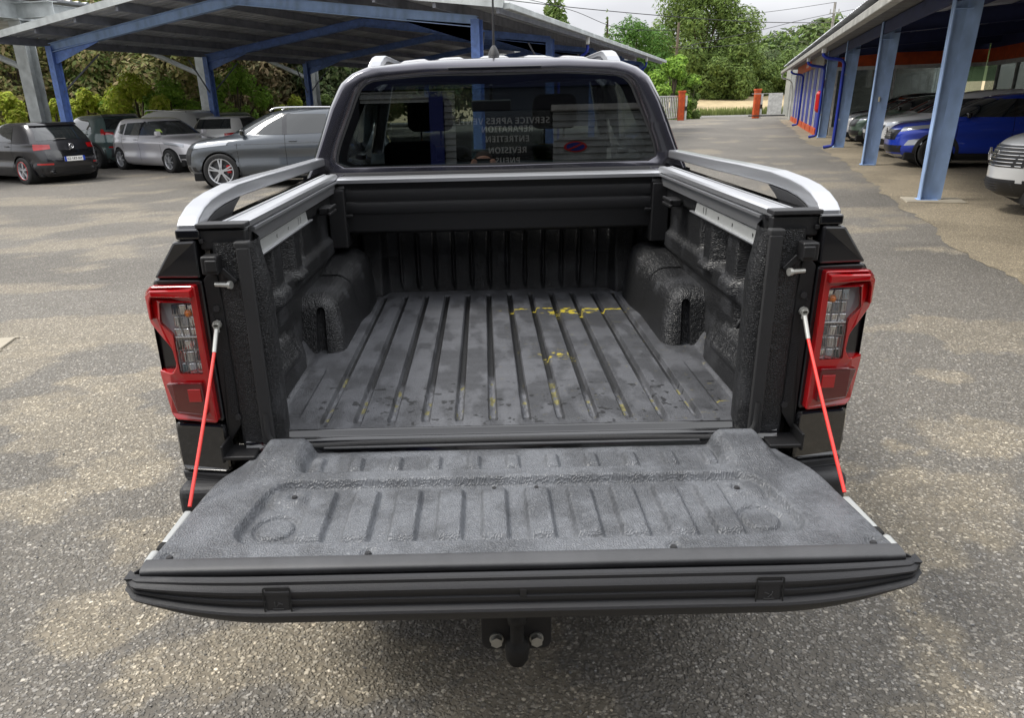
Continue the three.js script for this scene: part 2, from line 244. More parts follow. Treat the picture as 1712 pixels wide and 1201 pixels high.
// ---------------------------------------------------------------- ground
const TH = -0.333;                                 // the two covered rows stand at this angle to the truck
const RB = [7.17, -10.1], CP = [-12.0, -20.15], CTH = -0.345;
function toWorld(o, th, x, z) { const c = Math.cos(th), s = Math.sin(th); return [o[0] + c * x + s * z, o[1] - s * x + c * z]; }
{
  const grass = tex(512, 512, (i, j) => { const n = fbm(i / 32, j / 32, 5, 91, 16), m = fbm(i / 5, j / 5, 3, 92); const l = 0.05 + 0.09 * n + 0.05 * (m - 0.5); return [toS(l * 1.25), toS(l * 1.2), toS(l * 0.5)]; });
  const g = new THREE.PlaneGeometry(1400, 1400, 1, 1); g.rotateX(-Math.PI / 2); g.translate(0, -0.03, 0);
  struct('ground', g, mat({ map: scaled(grass, 180), roughness: 1 }));
}
{
  // worn yard: pale sandy patches and darker repairs, laid into the colours of a fine grid
  const pale = [[-2.66, -2.14, 0.42, 0.2], [-1.9, -1.36, 0.3, 0.16], [-2.2, -1.1, 0.28, 0.16], [-1.55, -0.75, 0.34, 0.12], [-1.5, -0.3, 0.25, 0.16], [-0.95, 0.02, 0.3, 0.12], [-0.6, -0.05, 0.22, 0.1], [2.02, -1.45, 0.13, 0.07], [1.7, -1.0, 0.1, 0.06], [2.0, -0.95, 0.3, 0.2], [2.5, -1.5, 0.3, 0.2], [1.72, -0.72, 0.2, 0.16], [1.5, -0.36, 0.11, 0.2], [1.33, -0.02, 0.07, 0.16], [5.1, -6.2, 0.55, 0.13], [4.9, -7.6, 0.6, 0.16], [3.4, -3.5, 0.14, 0.09], [2.7, -2.4, 0.2, 0.1], [5.4, -9.3, 0.8, 0.2], [2.9, -4.6, 0.16, 0.2], [-1.05, -1.27, 0.25, 0.2], [-2.3, -2.6, 0.5, 0.14], [-3.7, -3.5, 0.7, 0.25], [5.6, -8.2, 0.5, 0.14], [6.6, -12.5, 1.3, 0.3], [7.4, -15, 1, 0.3]];
  const tone = (x, z) => {
    const wx = x + 0.5 * (fbm(x * 2.1, z * 2.1, 3, 101) - 0.5) + 0.22 * (fbm(x * 11, z * 11, 3, 107) - 0.5), wz = z + 0.4 * (fbm(x * 2.1 + 9, z * 2.1, 3, 102) - 0.5) + 0.18 * (fbm(x * 11 + 5, z * 11, 3, 108) - 0.5);
    let p = 0; for (const [a, b, r, q] of pale) { const d = Math.hypot((wx - a) / r, (wz - b) / q * 0.75); p = Math.max(p, (1 - sstep(0.86, 1.08, d)) * (0.62 + 0.38 * sstep(0.35, 0.6, fbm(x * 9 + 2, z * 9, 3, 109)))); }
    const left = x < 0.3 ? 0.02 : -0.05;
    p = Math.max(p, 0.7 * sstep(0.585 - left, 0.605 - left, fbm(wx * 0.85 + 3, wz * 1.5, 5, 103)));
    const dk = sstep(0.5, 0.64, fbm(x * 0.33 + 20, z * 0.5 + 6, 5, 104)), fine = fbm(x * 7, z * 7, 3, 105);
    let l = lerp(0.66, 0.50, dk) + 0.16 * (fine - 0.5), c = [l * 1.0, l * 0.98, l * 0.95];
    const far = 0.64 + 0.22 * (fbm(x * 0.16, z * 0.6, 5, 106) - 0.5);
    const fm = 0.35; c = [lerp(c[0], far * 1.02, fm), lerp(c[1], far, fm), lerp(c[2], far * 0.95, fm)];
    const pv = 0.98 + 0.24 * (fine - 0.5);
    return [lerp(c[0], pv * 1.0, p), lerp(c[1], pv * 0.93, p), lerp(c[2], pv * 0.79, p)];
  };
  const xs = [], zs = [];
  for (let x = -48; x < 44.01;) { xs.push(x); const d = Math.max(0, Math.abs(x - 0.2) - 2.9); x += 0.034 + 0.05 * d; }
  xs.push(44.5);
  for (let z = -63; z < 14;) { zs.push(z); const d = z < -3.2 ? -3.2 - z : z > 0.5 ? z - 0.5 : 0; z += 0.032 + 0.035 * d; }
  zs.push(14);
  const g = sheet(xs.length - 1, zs.length - 1, (u, v) => { const x = xs[Math.round(u * (xs.length - 1))], z = zs[Math.round(v * (zs.length - 1))]; return [x, 0, z]; }, (u, v, p) => [p[0] / 3.2, p[2] / 3.2], true);
  const P = g.attributes.position, col = new Float32Array(P.count * 3);
  for (let i = 0; i < P.count; i++) { const c = tone(P.getX(i), P.getZ(i)); col[i * 3] = c[0]; col[i * 3 + 1] = c[1]; col[i * 3 + 2] = c[2]; }
  g.setAttribute('color', new THREE.BufferAttribute(col, 3));
  const m = mat({ map: asphaltMap, bumpMap: asphaltBump, bumpScale: 0.007, roughness: 0.85, vertexColors: true }); m.color.setRGB(1.82, 1.77, 1.69);
  struct('asphalt_yard', g, m);
}
{ // paler slab under the covered row on the right, with a ragged edge
  const n = 160, edge = (t) => -0.5 + 0.35 * (fbm(t * 1.1, 3, 4, 111) - 0.5) + 0.12 * (fbm(t * 5, 3, 3, 112) - 0.5) - (t < -14 ? 0.25 : 0);
  const g = sheet(30, 400, (u, v) => { const z = lerp(9, -44, v), x = lerp(edge(z), 6, u * u); const [X, Z] = toWorld(RB, TH, x, z); return [X, 0.004, Z]; }, (u, v, p) => [p[0] / 3.2, p[2] / 3.2], false);
  const P = g.attributes.position, col = new Float32Array(P.count * 3);
  for (let i = 0; i < P.count; i++) { const x = P.getX(i), z = P.getZ(i), s = sstep(0.42, 0.62, fbm(x * 0.9, z * 0.9, 5, 113)), f = fbm(x * 6, z * 6, 3, 114), l = lerp(0.78, 1.0, s) + 0.2 * (f - 0.5); col.set([l * 1.04, l * 0.93, l * 0.72], i * 3); }
  g.setAttribute('color', new THREE.BufferAttribute(col, 3));
  const m = mat({ map: asphaltMap, bumpMap: asphaltBump, bumpScale: 0.003, roughness: 0.9, vertexColors: true }); m.color.setRGB(1.8, 1.75, 1.68);
  struct('concrete_apron', g, m);
}
{ // lane past the gate, stubble field rising behind it, wooded hills
  const g = new THREE.PlaneGeometry(160, 5); g.rotateX(-Math.PI / 2); g.translate(20, -0.01, -65.3);
  const u = g.attributes.uv; for (let i = 0; i < u.count; i++) u.setXY(i, u.getX(i) * 50, u.getY(i) * 1.6);
  const m = mat({ map: asphaltMap, roughness: 0.9 }); m.color.setRGB(1.3, 1.3, 1.3); struct('road', g, m);
  const stubble = tex(512, 512, (i, j) => { const n = fbm(i / 20, j / 60, 5, 121, 0), f = noise(i / 2, j / 2, 122); const l = 0.24 + 0.16 * n + 0.08 * (f - 0.5); return [toS(l * 1.25), toS(l * 0.98), toS(l * 0.56)]; });
  const f = sheet(40, 20, (a, b) => { const x = lerp(-40, 130, a), z = lerp(-70, -150, b); return [x, -0.015 + 3.6 * sstep(0.02, 1, b) * (0.75 + 0.25 * noise(a * 5, b * 3, 7)), z]; }, (a, b) => [a * 14, b * 7], false);
  struct('field', f, mat({ map: stubble, roughness: 1 }));
}
{ // loose chippings lying on the asphalt
  const n = 3600, R = rng(71), g = new THREE.IcosahedronGeometry(1, 0), q = new THREE.Quaternion();
  const im = new THREE.InstancedMesh(g, mat({ rgb: [1, 1, 1], roughness: 0.85, flatShading: true }), n);
  for (let i = 0; i < n; i++) {
    const x = lerp(-3.2, 3.4, R()), z = lerp(-3.6, 0.6, Math.sqrt(R())), s = 0.0022 + 0.0048 * R() * R();
    q.setFromEuler(new THREE.Euler(R() * 6, R() * 6, R() * 6)); im.setMatrixAt(i, M4.compose(V(x, s * 0.35, z), q, V(s, s * (0.5 + 0.4 * R()), s * (0.7 + 0.5 * R()))));
    const l = 0.14 + 0.34 * R() * R(), w = R(); im.setColorAt(i, C3(l * (1 + 0.08 * w), l, l * (1 - 0.14 * w)));
  }
  im.name = 'loose_gravel'; im.userData = { kind: 'stuff', label: 'small loose chippings scattered over the asphalt', category: 'gravel' }; im.castShadow = im.receiveShadow = true; scene.add(im);
}
// ---------------------------------------------------------------- the pickup truck
const truck = thing('pickup_truck', 'black pickup truck with lowered tailgate and empty load bed', 'truck');
const both = (name, g, m, parent = truck, label) => { if (Array.isArray(g)) g = merge(g); return [part(name, g, m, parent, label), part(name, mirrorX(g), m, parent, label)]; };
const curveZ = (x) => -6 * Math.max(0, Math.abs(x) - 0.87) ** 2;
const bend = (g) => warp(g, (x, y, z) => [x, y, z + curveZ(x)]);
const polyAt = (P, y) => { for (let i = 1; i < P.length; i++) if (y >= P[i][1]) { const [a, b] = [P[i - 1], P[i]], t = (y - a[1]) / (b[1] - a[1]); return lerp(a[0], b[0], clamp(t)); } return P[P.length - 1][0]; };
const BS = [[0.80, 1.402], [0.846, 1.38], [0.912, 1.281], [0.945, 1.245], [0.957, 1.16], [0.957, 1.0], [0.945, 0.88], [0.95, 0.75], [0.925, 0.60]];

// outer bed sides with wheel openings
{
  const low = (z) => { const d = Math.abs(z + 1.1), r = 0.47; return d < r ? Math.max(0.6, 0.40 + Math.sqrt(r * r - d * d)) : 0.6; };
  both('bed_side', sheet(60, 30, (u, v) => { const z = lerp(-0.03, -1.625, u), y = lerp(low(z), 1.402, v), w = 0.03 * Math.exp(-(((z + 1.1) / 0.55) ** 4)) * (1 - sstep(1.1, 1.3, y)); return [polyAt(BS, y) + w - 0.006, y, z]; }, null, true), M.paint);
  both('bed_top_edge', box(0.12, 0.02, 1.6, 0.76, 1.378, -0.83, 0.004), M.paint);
  both('wheel_well', place(new THREE.CylinderGeometry(0.465, 0.465, 0.3, 32, 1, true), 0.78, 0.40, -1.1, 0, 0, Math.PI / 2), M.well);
  both('inner_panel', box(0.01, 0.6, 1.6, 0.772, 1.08, -0.85), M.well);
}
// rear corners: upper corner, lamp surround, bumper corner (separate panels with open joints)
both('upper_corner', bend(extrude(rounded([[0.792, 1.277], [0.918, 1.277], [0.848, 1.372], [0.792, 1.374]], 0.008), 0.05, 0.006).translate(0, 0, -0.055)), M.paint);
both('lamp_surround', bend(extrude(rounded([[0.792, 0.872], [0.944, 0.872], [0.953, 0.99], [0.953, 1.16], [0.945, 1.24], [0.922, 1.272], [0.792, 1.272]], 0.01), 0.06, 0.004).translate(0, 0, -0.068)), M.paint);
both('bumper_corner', bend(extrude(rounded([[0.79, 0.715], [0.945, 0.715], [0.948, 0.78], [0.943, 0.866], [0.79, 0.866]], 0.02), 0.07, 0.008).translate(0, 0, -0.075)), M.piano);
both('bumper_corner_trim', bend(extrude(rounded([[0.79, 0.683], [0.94, 0.683], [0.946, 0.711], [0.79, 0.711]], 0.008), 0.07, 0.006).translate(0, 0, -0.07)), M.plastic);
M.chamber = mat({ rgb: [0.5, 0.5, 0.52], metalness: 0.3, roughness: 0.35 });
// tail lights: red housing with a clear reversing and indicator chamber
for (const s of [-1, 1]) {
  const lamp = new THREE.Group(); lamp.name = 'tail_light'; truck.add(lamp);
  const put = (name, g, m, par = lamp) => part(name, s > 0 ? g : mirrorX(g), m, par);
  const hole = [[0.8165, 1.222], [0.910, 1.222], [0.920, 1.160], [0.886, 1.130], [0.886, 1.020], [0.8165, 1.017]];
  const out = [[0.806, 1.262], [0.93, 1.258], [0.957, 1.236], [0.959, 1.155], [0.905, 1.108], [0.893, 1.09], [0.889, 1.045], [0.905, 1.022], [0.957, 1.02], [0.955, 1.0], [0.936, 0.895], [0.922, 0.884], [0.803, 0.876]];
  put('housing', bend(extrude(rounded(out, 0.008), 0.04, 0.004, [rounded(hole, 0.006)], 3).translate(0, 0, -0.026)), M.red);
  put('upper_bar', bend(extrude(rounded([[0.812, 1.232], [0.925, 1.232], [0.934, 1.215], [0.938, 1.168], [0.948, 1.168], [0.949, 1.232], [0.926, 1.25], [0.812, 1.254]], 0.004), 0.01, 0.004).translate(0, 0, 0.018)), M.red);
  put('lower_bar', bend(extrude(rounded([[0.822, 0.905], [0.905, 0.912], [0.928, 0.992], [0.900, 1.0], [0.822, 1.0]], 0.006), 0.012, 0.003).translate(0, 0, 0.0165)), M.darkRed);
  const refl = [box(0.034, 0.036, 0.003, 0.846, 0.965, 0.0325, 0.001)];
  put('lower_reflector', refl, M.red);
  put('chamber', bend(extrude(rounded(hole, 0.004), 0.003).translate(0, 0, -0.004)), M.chamber);
  const bits = [], R = rng(5);
  for (let i = 0; i < 3; i++) for (let j = 0; j < 6; j++) { const x = 0.829 + i * 0.021, y = 1.034 + j * 0.0325; bits.push(box(0.0185, 0.029, 0.006, x, y, 0.003, 0.003, [0.5 * (R() - 0.5), 0.7 * (R() - 0.5), 0])); }
  for (let i = 0; i < 9; i++) bits.push(rod([0.822 + i * 0.0075, 1.025, 0.007], [0.822 + i * 0.0075, i > 7 ? 1.11 : 1.2, 0.007], 0.0008, 0.0008, 5));
  put('reflector', bits, M.chrome);
  put('bulb', new THREE.SphereGeometry(0.011, 14, 10).translate(0.838, 1.185, 0.002), M.amber);
  put('divider', bend(box(0.060, 0.005, 0.012, 0.851, 1.123, 0.006, 0.002)), M.chrome);
  put('lens', bend(extrude(rounded(hole, 0.006), 0.003).translate(0, 0, 0.0125)), M.lens);
}
// sport rails, their feet and the aluminium tonneau rails
both('sport_rail', (() => { const P = [[-0.035, 1.384], [-0.037, 1.402], [-0.06, 1.42], [-0.11, 1.44], [-0.17, 1.453], [-0.25, 1.461], [-0.4, 1.466], [-0.7, 1.463], [-1.0, 1.457], [-1.66, 1.448], [-1.66, 1.412], [-1.0, 1.416], [-0.7, 1.421], [-0.4, 1.425], [-0.27, 1.423], [-0.19, 1.415], [-0.14, 1.404], [-0.1, 1.390], [-0.095, 1.384]]; const g = extrude(P, 0.038, 0.008, [], 3); return warp(place(g, 0, 0, 0, 0, -Math.PI / 2, 0), (x, y, z) => [x + 0.842, y + 0.005 + 0.004 * sstep(-0.2, -0.5, z), z]); })(), M.silver);
both('rail_foot', box(0.062, 0.026, 0.10, 0.812, 1.388, -0.055, 0.006), M.piano);
both('rail_gusset', extrude([[-0.10, 1.384], [-0.145, 1.408], [-0.2, 1.42], [-0.28, 1.428], [-0.42, 1.432], [-0.36, 1.41], [-0.31, 1.384]], 0.02, 0.002).applyMatrix4(new THREE.Matrix4().makeRotationY(-Math.PI / 2)).translate(0.822, 0, 0), M.plastic);
both('tonneau_rail', extrude([[0.768, 1.388], [0.768, 1.401], [0.748, 1.403], [0.746, 1.409], [0.738, 1.409], [0.737, 1.406], [0.716, 1.406], [0.715, 1.409], [0.695, 1.408], [0.688, 1.402], [0.688, 1.388]], 1.33).translate(0, 0, -1.37), M.alu);
both('tonneau_track', extrude([[0.708, 1.332], [0.700, 1.334], [0.696, 1.372], [0.684, 1.374], [0.684, 1.382], [0.712, 1.384]], 1.19).translate(0, 0, -1.34), M.alu);
both('slotted_bracket', (() => { const h = []; for (const z of [0.12, 0.3, 0.44]) h.push([[z, 0.022], [z + 0.012, 0.022], [z + 0.012, 0.010], [z, 0.010]]); h.push([[0.58, 0.006], [0.59, 0.006], [0.59, 0.03], [0.58, 0.03]], [[0.61, 0.006], [0.62, 0.006], [0.62, 0.03], [0.61, 0.03]]); const g = extrude([[0, 0], [0.72, 0], [0.70, 0.036], [0, 0.036]], 0.004, 0, h); return g.applyMatrix4(new THREE.Matrix4().makeRotationY(Math.PI / 2)).translate(0.706, 1.293, -0.12); })(), M.aluDull);
both('bracket_lip', box(0.014, 0.006, 0.74, 0.701, 1.291, -0.5, 0.002), M.alu);
both('rail_clamp', [box(0.05, 0.03, 0.1, 0.69, 1.295, -1.1, 0.008), box(0.012, 0.012, 0.13, 0.668, 1.305, -1.1, 0.004), box(0.012, 0.012, 0.13, 0.668, 1.285, -1.1, 0.004)], M.plasticDark);
both('rail_end_cap', [box(0.125, 0.012, 0.05, 0.727, 1.408, -0.03, 0.003)], M.plastic);
both('end_block', [box(0.12, 0.052, 0.03, 0.727, 1.372, -0.03, 0.006), box(0.012, 0.012, 0.008, 0.78, 1.37, -0.012, 0.002)], M.plasticDark);
// roller-cover canister across the front of the bed
part('cover_slat', extrude([[-1.325, 1.372], [-1.322, 1.386], [-1.345, 1.392], [-1.40, 1.394], [-1.40, 1.372]], 1.375).applyMatrix4(new THREE.Matrix4().makeRotationY(-Math.PI / 2)).translate(0.69, 0, 0), M.alu, truck);
part('cover_slat', box(1.36, 0.018, 0.12, 0, 1.385, -1.47, 0.004), M.plasticDark, truck);
part('roller_canister', (() => { const pr = [[1.372, -1.345], [1.345, -1.36], [1.338, -1.352], [1.30, -1.35], [1.292, -1.362], [1.285, -1.35], [1.245, -1.352], [1.24, -1.362], [1.165, -1.366], [1.15, -1.372], [1.148, -1.6]]; return sheet(24, pr.length * 1 - 1, (u, v) => { const p = pr[Math.round(v * (pr.length - 1))]; return [lerp(0.66, -0.66, u), p[0], p[1]]; }, (u, v, p) => [p[0], p[1]], true); })(), M.plasticDark, truck);
both('canister_bracket', [box(0.075, 0.25, 0.16, 0.695, 1.222, -1.40, 0.006), box(0.03, 0.012, 0.02, 0.645, 1.235, -1.34, 0.003)], M.plasticDark);
// rear posts of the bed
both('post_liner', (() => { const pr = [[0.756, -0.04], [0.752, -0.012], [0.742, -0.003], [0.72, 0.0], [0.69, 0.0], [0.66, -0.001], [0.642, -0.006], [0.632, -0.02], [0.63, -0.05], [0.637, -0.085], [0.66, -0.13], [0.70, -0.18], [0.742, -0.22]]; return sheet(pr.length - 1, 24, (u, v) => { const p = pr[Math.round(u * (pr.length - 1))]; return [p[0] + 0.018 * sstep(0.75, 1, v) * (p[0] < 0.70 ? 1 : 0.2), lerp(0.79, 1.368, v), p[1]]; }, (u, v) => [u * 0.42, v * 0.58], true); })(), M.linerWall);
both('seal_strip', [box(0.034, 0.55, 0.014, 0.673, 1.08, 0.004, 0.004), box(0.04, 0.02, 0.03, 0.675, 1.36, -0.005, 0.006)], M.rubber);
part('sill_seal', tube([[-0.673, 0.90, 0.006], [-0.672, 0.835, 0.008], [-0.655, 0.805, 0.012], [-0.60, 0.797, 0.014], [-0.4, 0.800, 0.008], [0, 0.802, 0.006], [0.4, 0.800, 0.008], [0.60, 0.797, 0.014], [0.655, 0.805, 0.012], [0.672, 0.835, 0.008], [0.673, 0.90, 0.006]], 0.009, 8, 90, 0.3), M.rubber, truck);
both('post_face', extrude(rounded([[0.748, 0.86], [0.79, 0.80], [0.79, 1.272], [0.779, 1.285], [0.752, 1.285], [0.748, 1.2]], 0.006), 0.012, 0.003).translate(0, 0, -0.022), M.plasticDark);
both('post_rib', (() => { const l = []; for (let k = 0; k < 30; k++) l.push(bar([0.752, 0.885 + k * 0.0065, -0.0065], [0.772, 0.895 + k * 0.0065, -0.0065], 0.002, 0.003)); for (let k = 0; k < 6; k++) l.push(bar([0.776, 1.145 + k * 0.008, -0.0065], [0.786, 1.135 + k * 0.008, -0.0065], 0.002, 0.004)); return l; })(), M.plastic).forEach((p) => { p.userData.kind = 'stuff'; });
both('bump_stop', [box(0.042, 0.048, 0.045, 0.754, 1.315, 0.01, 0.006), box(0.03, 0.03, 0.01, 0.748, 1.315, 0.034, 0.004), bar([0.735, 1.30, 0], [0.702, 1.265, 0], 0.018, 0.016, 0.003)], M.plasticDark);
both('striker', [rod([0.752, 1.263, 0.012], [0.712, 1.263, 0.022], 0.006, 0.006, 12), rod([0.716, 1.263, 0.021], [0.708, 1.263, 0.023], 0.010, 0.010, 12)], M.zinc);
both('bolt', rod([0.766, 1.195, -0.012], [0.766, 1.195, -0.002], 0.009, 0.009, 10), M.plastic); both('bolt', rod([0.752, 0.885, -0.01], [0.752, 0.885, 0.0], 0.009, 0.009, 10), M.plastic);
// tailgate cables
for (const s of [-1, 1]) {
  const c = new THREE.Group(); c.name = 'tailgate_cable'; truck.add(c); const X = 0.7685 * s;
  part('anchor_bolt', [place(new THREE.CylinderGeometry(0.0115, 0.0125, 0.010, 8), X, 1.153, 0.004, Math.PI / 2), place(new THREE.CylinderGeometry(0.006, 0.006, 0.018, 12), X, 1.153, 0.004, Math.PI / 2)], M.zinc, c);
  part('ferrule', [rod([X, 1.142, 0.012], [X, 1.092, 0.05], 0.0062, 0.0055, 12), box(0.015, 0.024, 0.006, X, 1.146, 0.010, 0.002)], M.zinc, c);
  part('sleeve', tube([[X, 1.094, 0.048], [X, 0.998, 0.142], [X * 1.002, 0.90, 0.238], [X * 1.005, 0.804, 0.333]], 0.0045, 10, 20), M.cable, c);
}
// bed inside: ribbed floor, side walls, wheel boxes, front wall
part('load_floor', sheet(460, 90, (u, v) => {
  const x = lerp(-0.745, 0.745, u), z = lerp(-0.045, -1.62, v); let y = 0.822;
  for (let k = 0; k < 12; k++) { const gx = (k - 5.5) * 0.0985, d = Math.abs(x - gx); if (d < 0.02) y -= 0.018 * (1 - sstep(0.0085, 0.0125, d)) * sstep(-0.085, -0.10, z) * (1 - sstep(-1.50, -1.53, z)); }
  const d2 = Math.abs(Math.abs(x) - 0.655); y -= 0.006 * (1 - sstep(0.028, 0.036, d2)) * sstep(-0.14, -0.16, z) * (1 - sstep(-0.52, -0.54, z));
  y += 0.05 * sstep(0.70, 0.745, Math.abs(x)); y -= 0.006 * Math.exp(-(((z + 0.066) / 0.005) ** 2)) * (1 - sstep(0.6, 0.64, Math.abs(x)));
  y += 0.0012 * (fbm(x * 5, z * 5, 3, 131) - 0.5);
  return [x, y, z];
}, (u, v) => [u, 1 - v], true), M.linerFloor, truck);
const wallFn = (z, y) => {
  let x = 0.742; const r = (a, b, c, d, e = 0.014) => sstep(a - e, a, z) * (1 - sstep(b, b + e, z)) * sstep(c - e, c, y) * (1 - sstep(d, d + e, y));
  x -= 0.022 * r(-1.5, -0.2, 1.285, 1.34) ;
  for (const [a, b] of [[-0.36, -0.25], [-0.60, -0.49], [-0.86, -0.75]]) x += 0.03 * r(a, b, 1.16, 1.265);
  x -= 0.03 * r(-0.47, -0.38, 1.10, 1.27, 0.02) + 0.03 * r(-0.72, -0.64, 1.12, 1.27, 0.02);
  x += 0.02 * r(-0.42, -0.27, 0.98, 1.06); x -= 0.045 * (1 - sstep(0.86, 0.97, y)) * sstep(-0.72, -0.55, z);
  x -= 0.018 * r(-0.50, -0.22, 0.90, 0.955, 0.02) + 0.02 * r(-1.5, -0.2, 1.08, 1.13, 0.025);
  return x;
};
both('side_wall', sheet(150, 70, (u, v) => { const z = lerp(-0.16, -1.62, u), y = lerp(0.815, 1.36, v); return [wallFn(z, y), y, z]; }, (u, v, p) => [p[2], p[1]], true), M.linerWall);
both('tie_down_hook', [place(new THREE.TorusGeometry(0.014, 0.005, 8, 16), 0.725, 1.02, -0.33, 0.4, 0.9, 0), box(0.03, 0.03, 0.02, 0.745, 1.03, -0.33, 0.004)], M.plastic);
{ // wheel boxes: tapered box with a board slot sunk into the rear face
  let g = new THREE.BoxGeometry(0.22, 0.26, 0.80, 14, 18, 30);
  g = warp(g, (x, y, z) => { const r = 0.055, c = V(clamp(x, -0.055, 0.055), clamp(y, -0.075, 0.075), clamp(z, -0.345, 0.345)), q = V(x, y, z).sub(c).setLength(r).add(c), t = (q.y + 0.13) / 0.26; return [q.x + 0.035 * t * t - 0.02 * sstep(0, -0.2, q.z), q.y + 0.05 * sstep(0.1, -0.35, q.z) * t, q.z - 0.055 * t * (q.z > 0 ? 1 : 0)]; });
  const a = new Brush(g), b = new Brush(warp(new RoundedBoxGeometry(0.04, 0.18, 0.09, 4, 0.019), (x, y, z) => [x * (1 - 1.2 * (y + 0.09)), y, z - 0.2 * (y + 0.09)]));
  a.position.set(0.70, 0.895, -1.10); b.position.set(0.672, 0.90, -0.70); a.updateMatrixWorld(); b.updateMatrixWorld();
  let c = new Evaluator(); c.useGroups = false; const res = c.evaluate(a, b, SUBTRACTION).geometry.translate(0.70, 0.895, -1.10);
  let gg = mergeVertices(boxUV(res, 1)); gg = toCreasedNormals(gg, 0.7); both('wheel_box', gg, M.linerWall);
}
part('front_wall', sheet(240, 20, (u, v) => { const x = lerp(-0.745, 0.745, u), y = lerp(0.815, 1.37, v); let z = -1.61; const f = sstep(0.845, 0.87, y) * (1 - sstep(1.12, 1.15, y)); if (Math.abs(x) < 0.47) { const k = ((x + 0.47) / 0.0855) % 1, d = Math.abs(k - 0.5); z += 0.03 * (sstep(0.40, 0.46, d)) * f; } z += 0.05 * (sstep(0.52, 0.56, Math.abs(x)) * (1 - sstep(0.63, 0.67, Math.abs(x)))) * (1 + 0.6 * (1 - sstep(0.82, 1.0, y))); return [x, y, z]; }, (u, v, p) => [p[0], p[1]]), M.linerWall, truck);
// sill between bed and tailgate
part('bed_sill', (() => { const pr = [[0.82, -0.05], [0.824, -0.042], [0.822, -0.034], [0.808, -0.031], [0.806, -0.022], [0.812, -0.016], [0.813, -0.004], [0.806, 0.001], [0.795, 0.003], [0.79, 0.02], [0.72, 0.03]]; return sheet(40, pr.length - 1, (u, v) => { const p = pr[Math.round(v * (pr.length - 1))]; return [lerp(-0.74, 0.74, u), p[0], p[1]]; }); })(), M.piano, truck);
both('hinge_pocket', [box(0.09, 0.012, 0.08, 0.745, 0.788, 0.02, 0.004), box(0.008, 0.05, 0.08, 0.788, 0.80, 0.02, 0.003)], M.plasticDark);
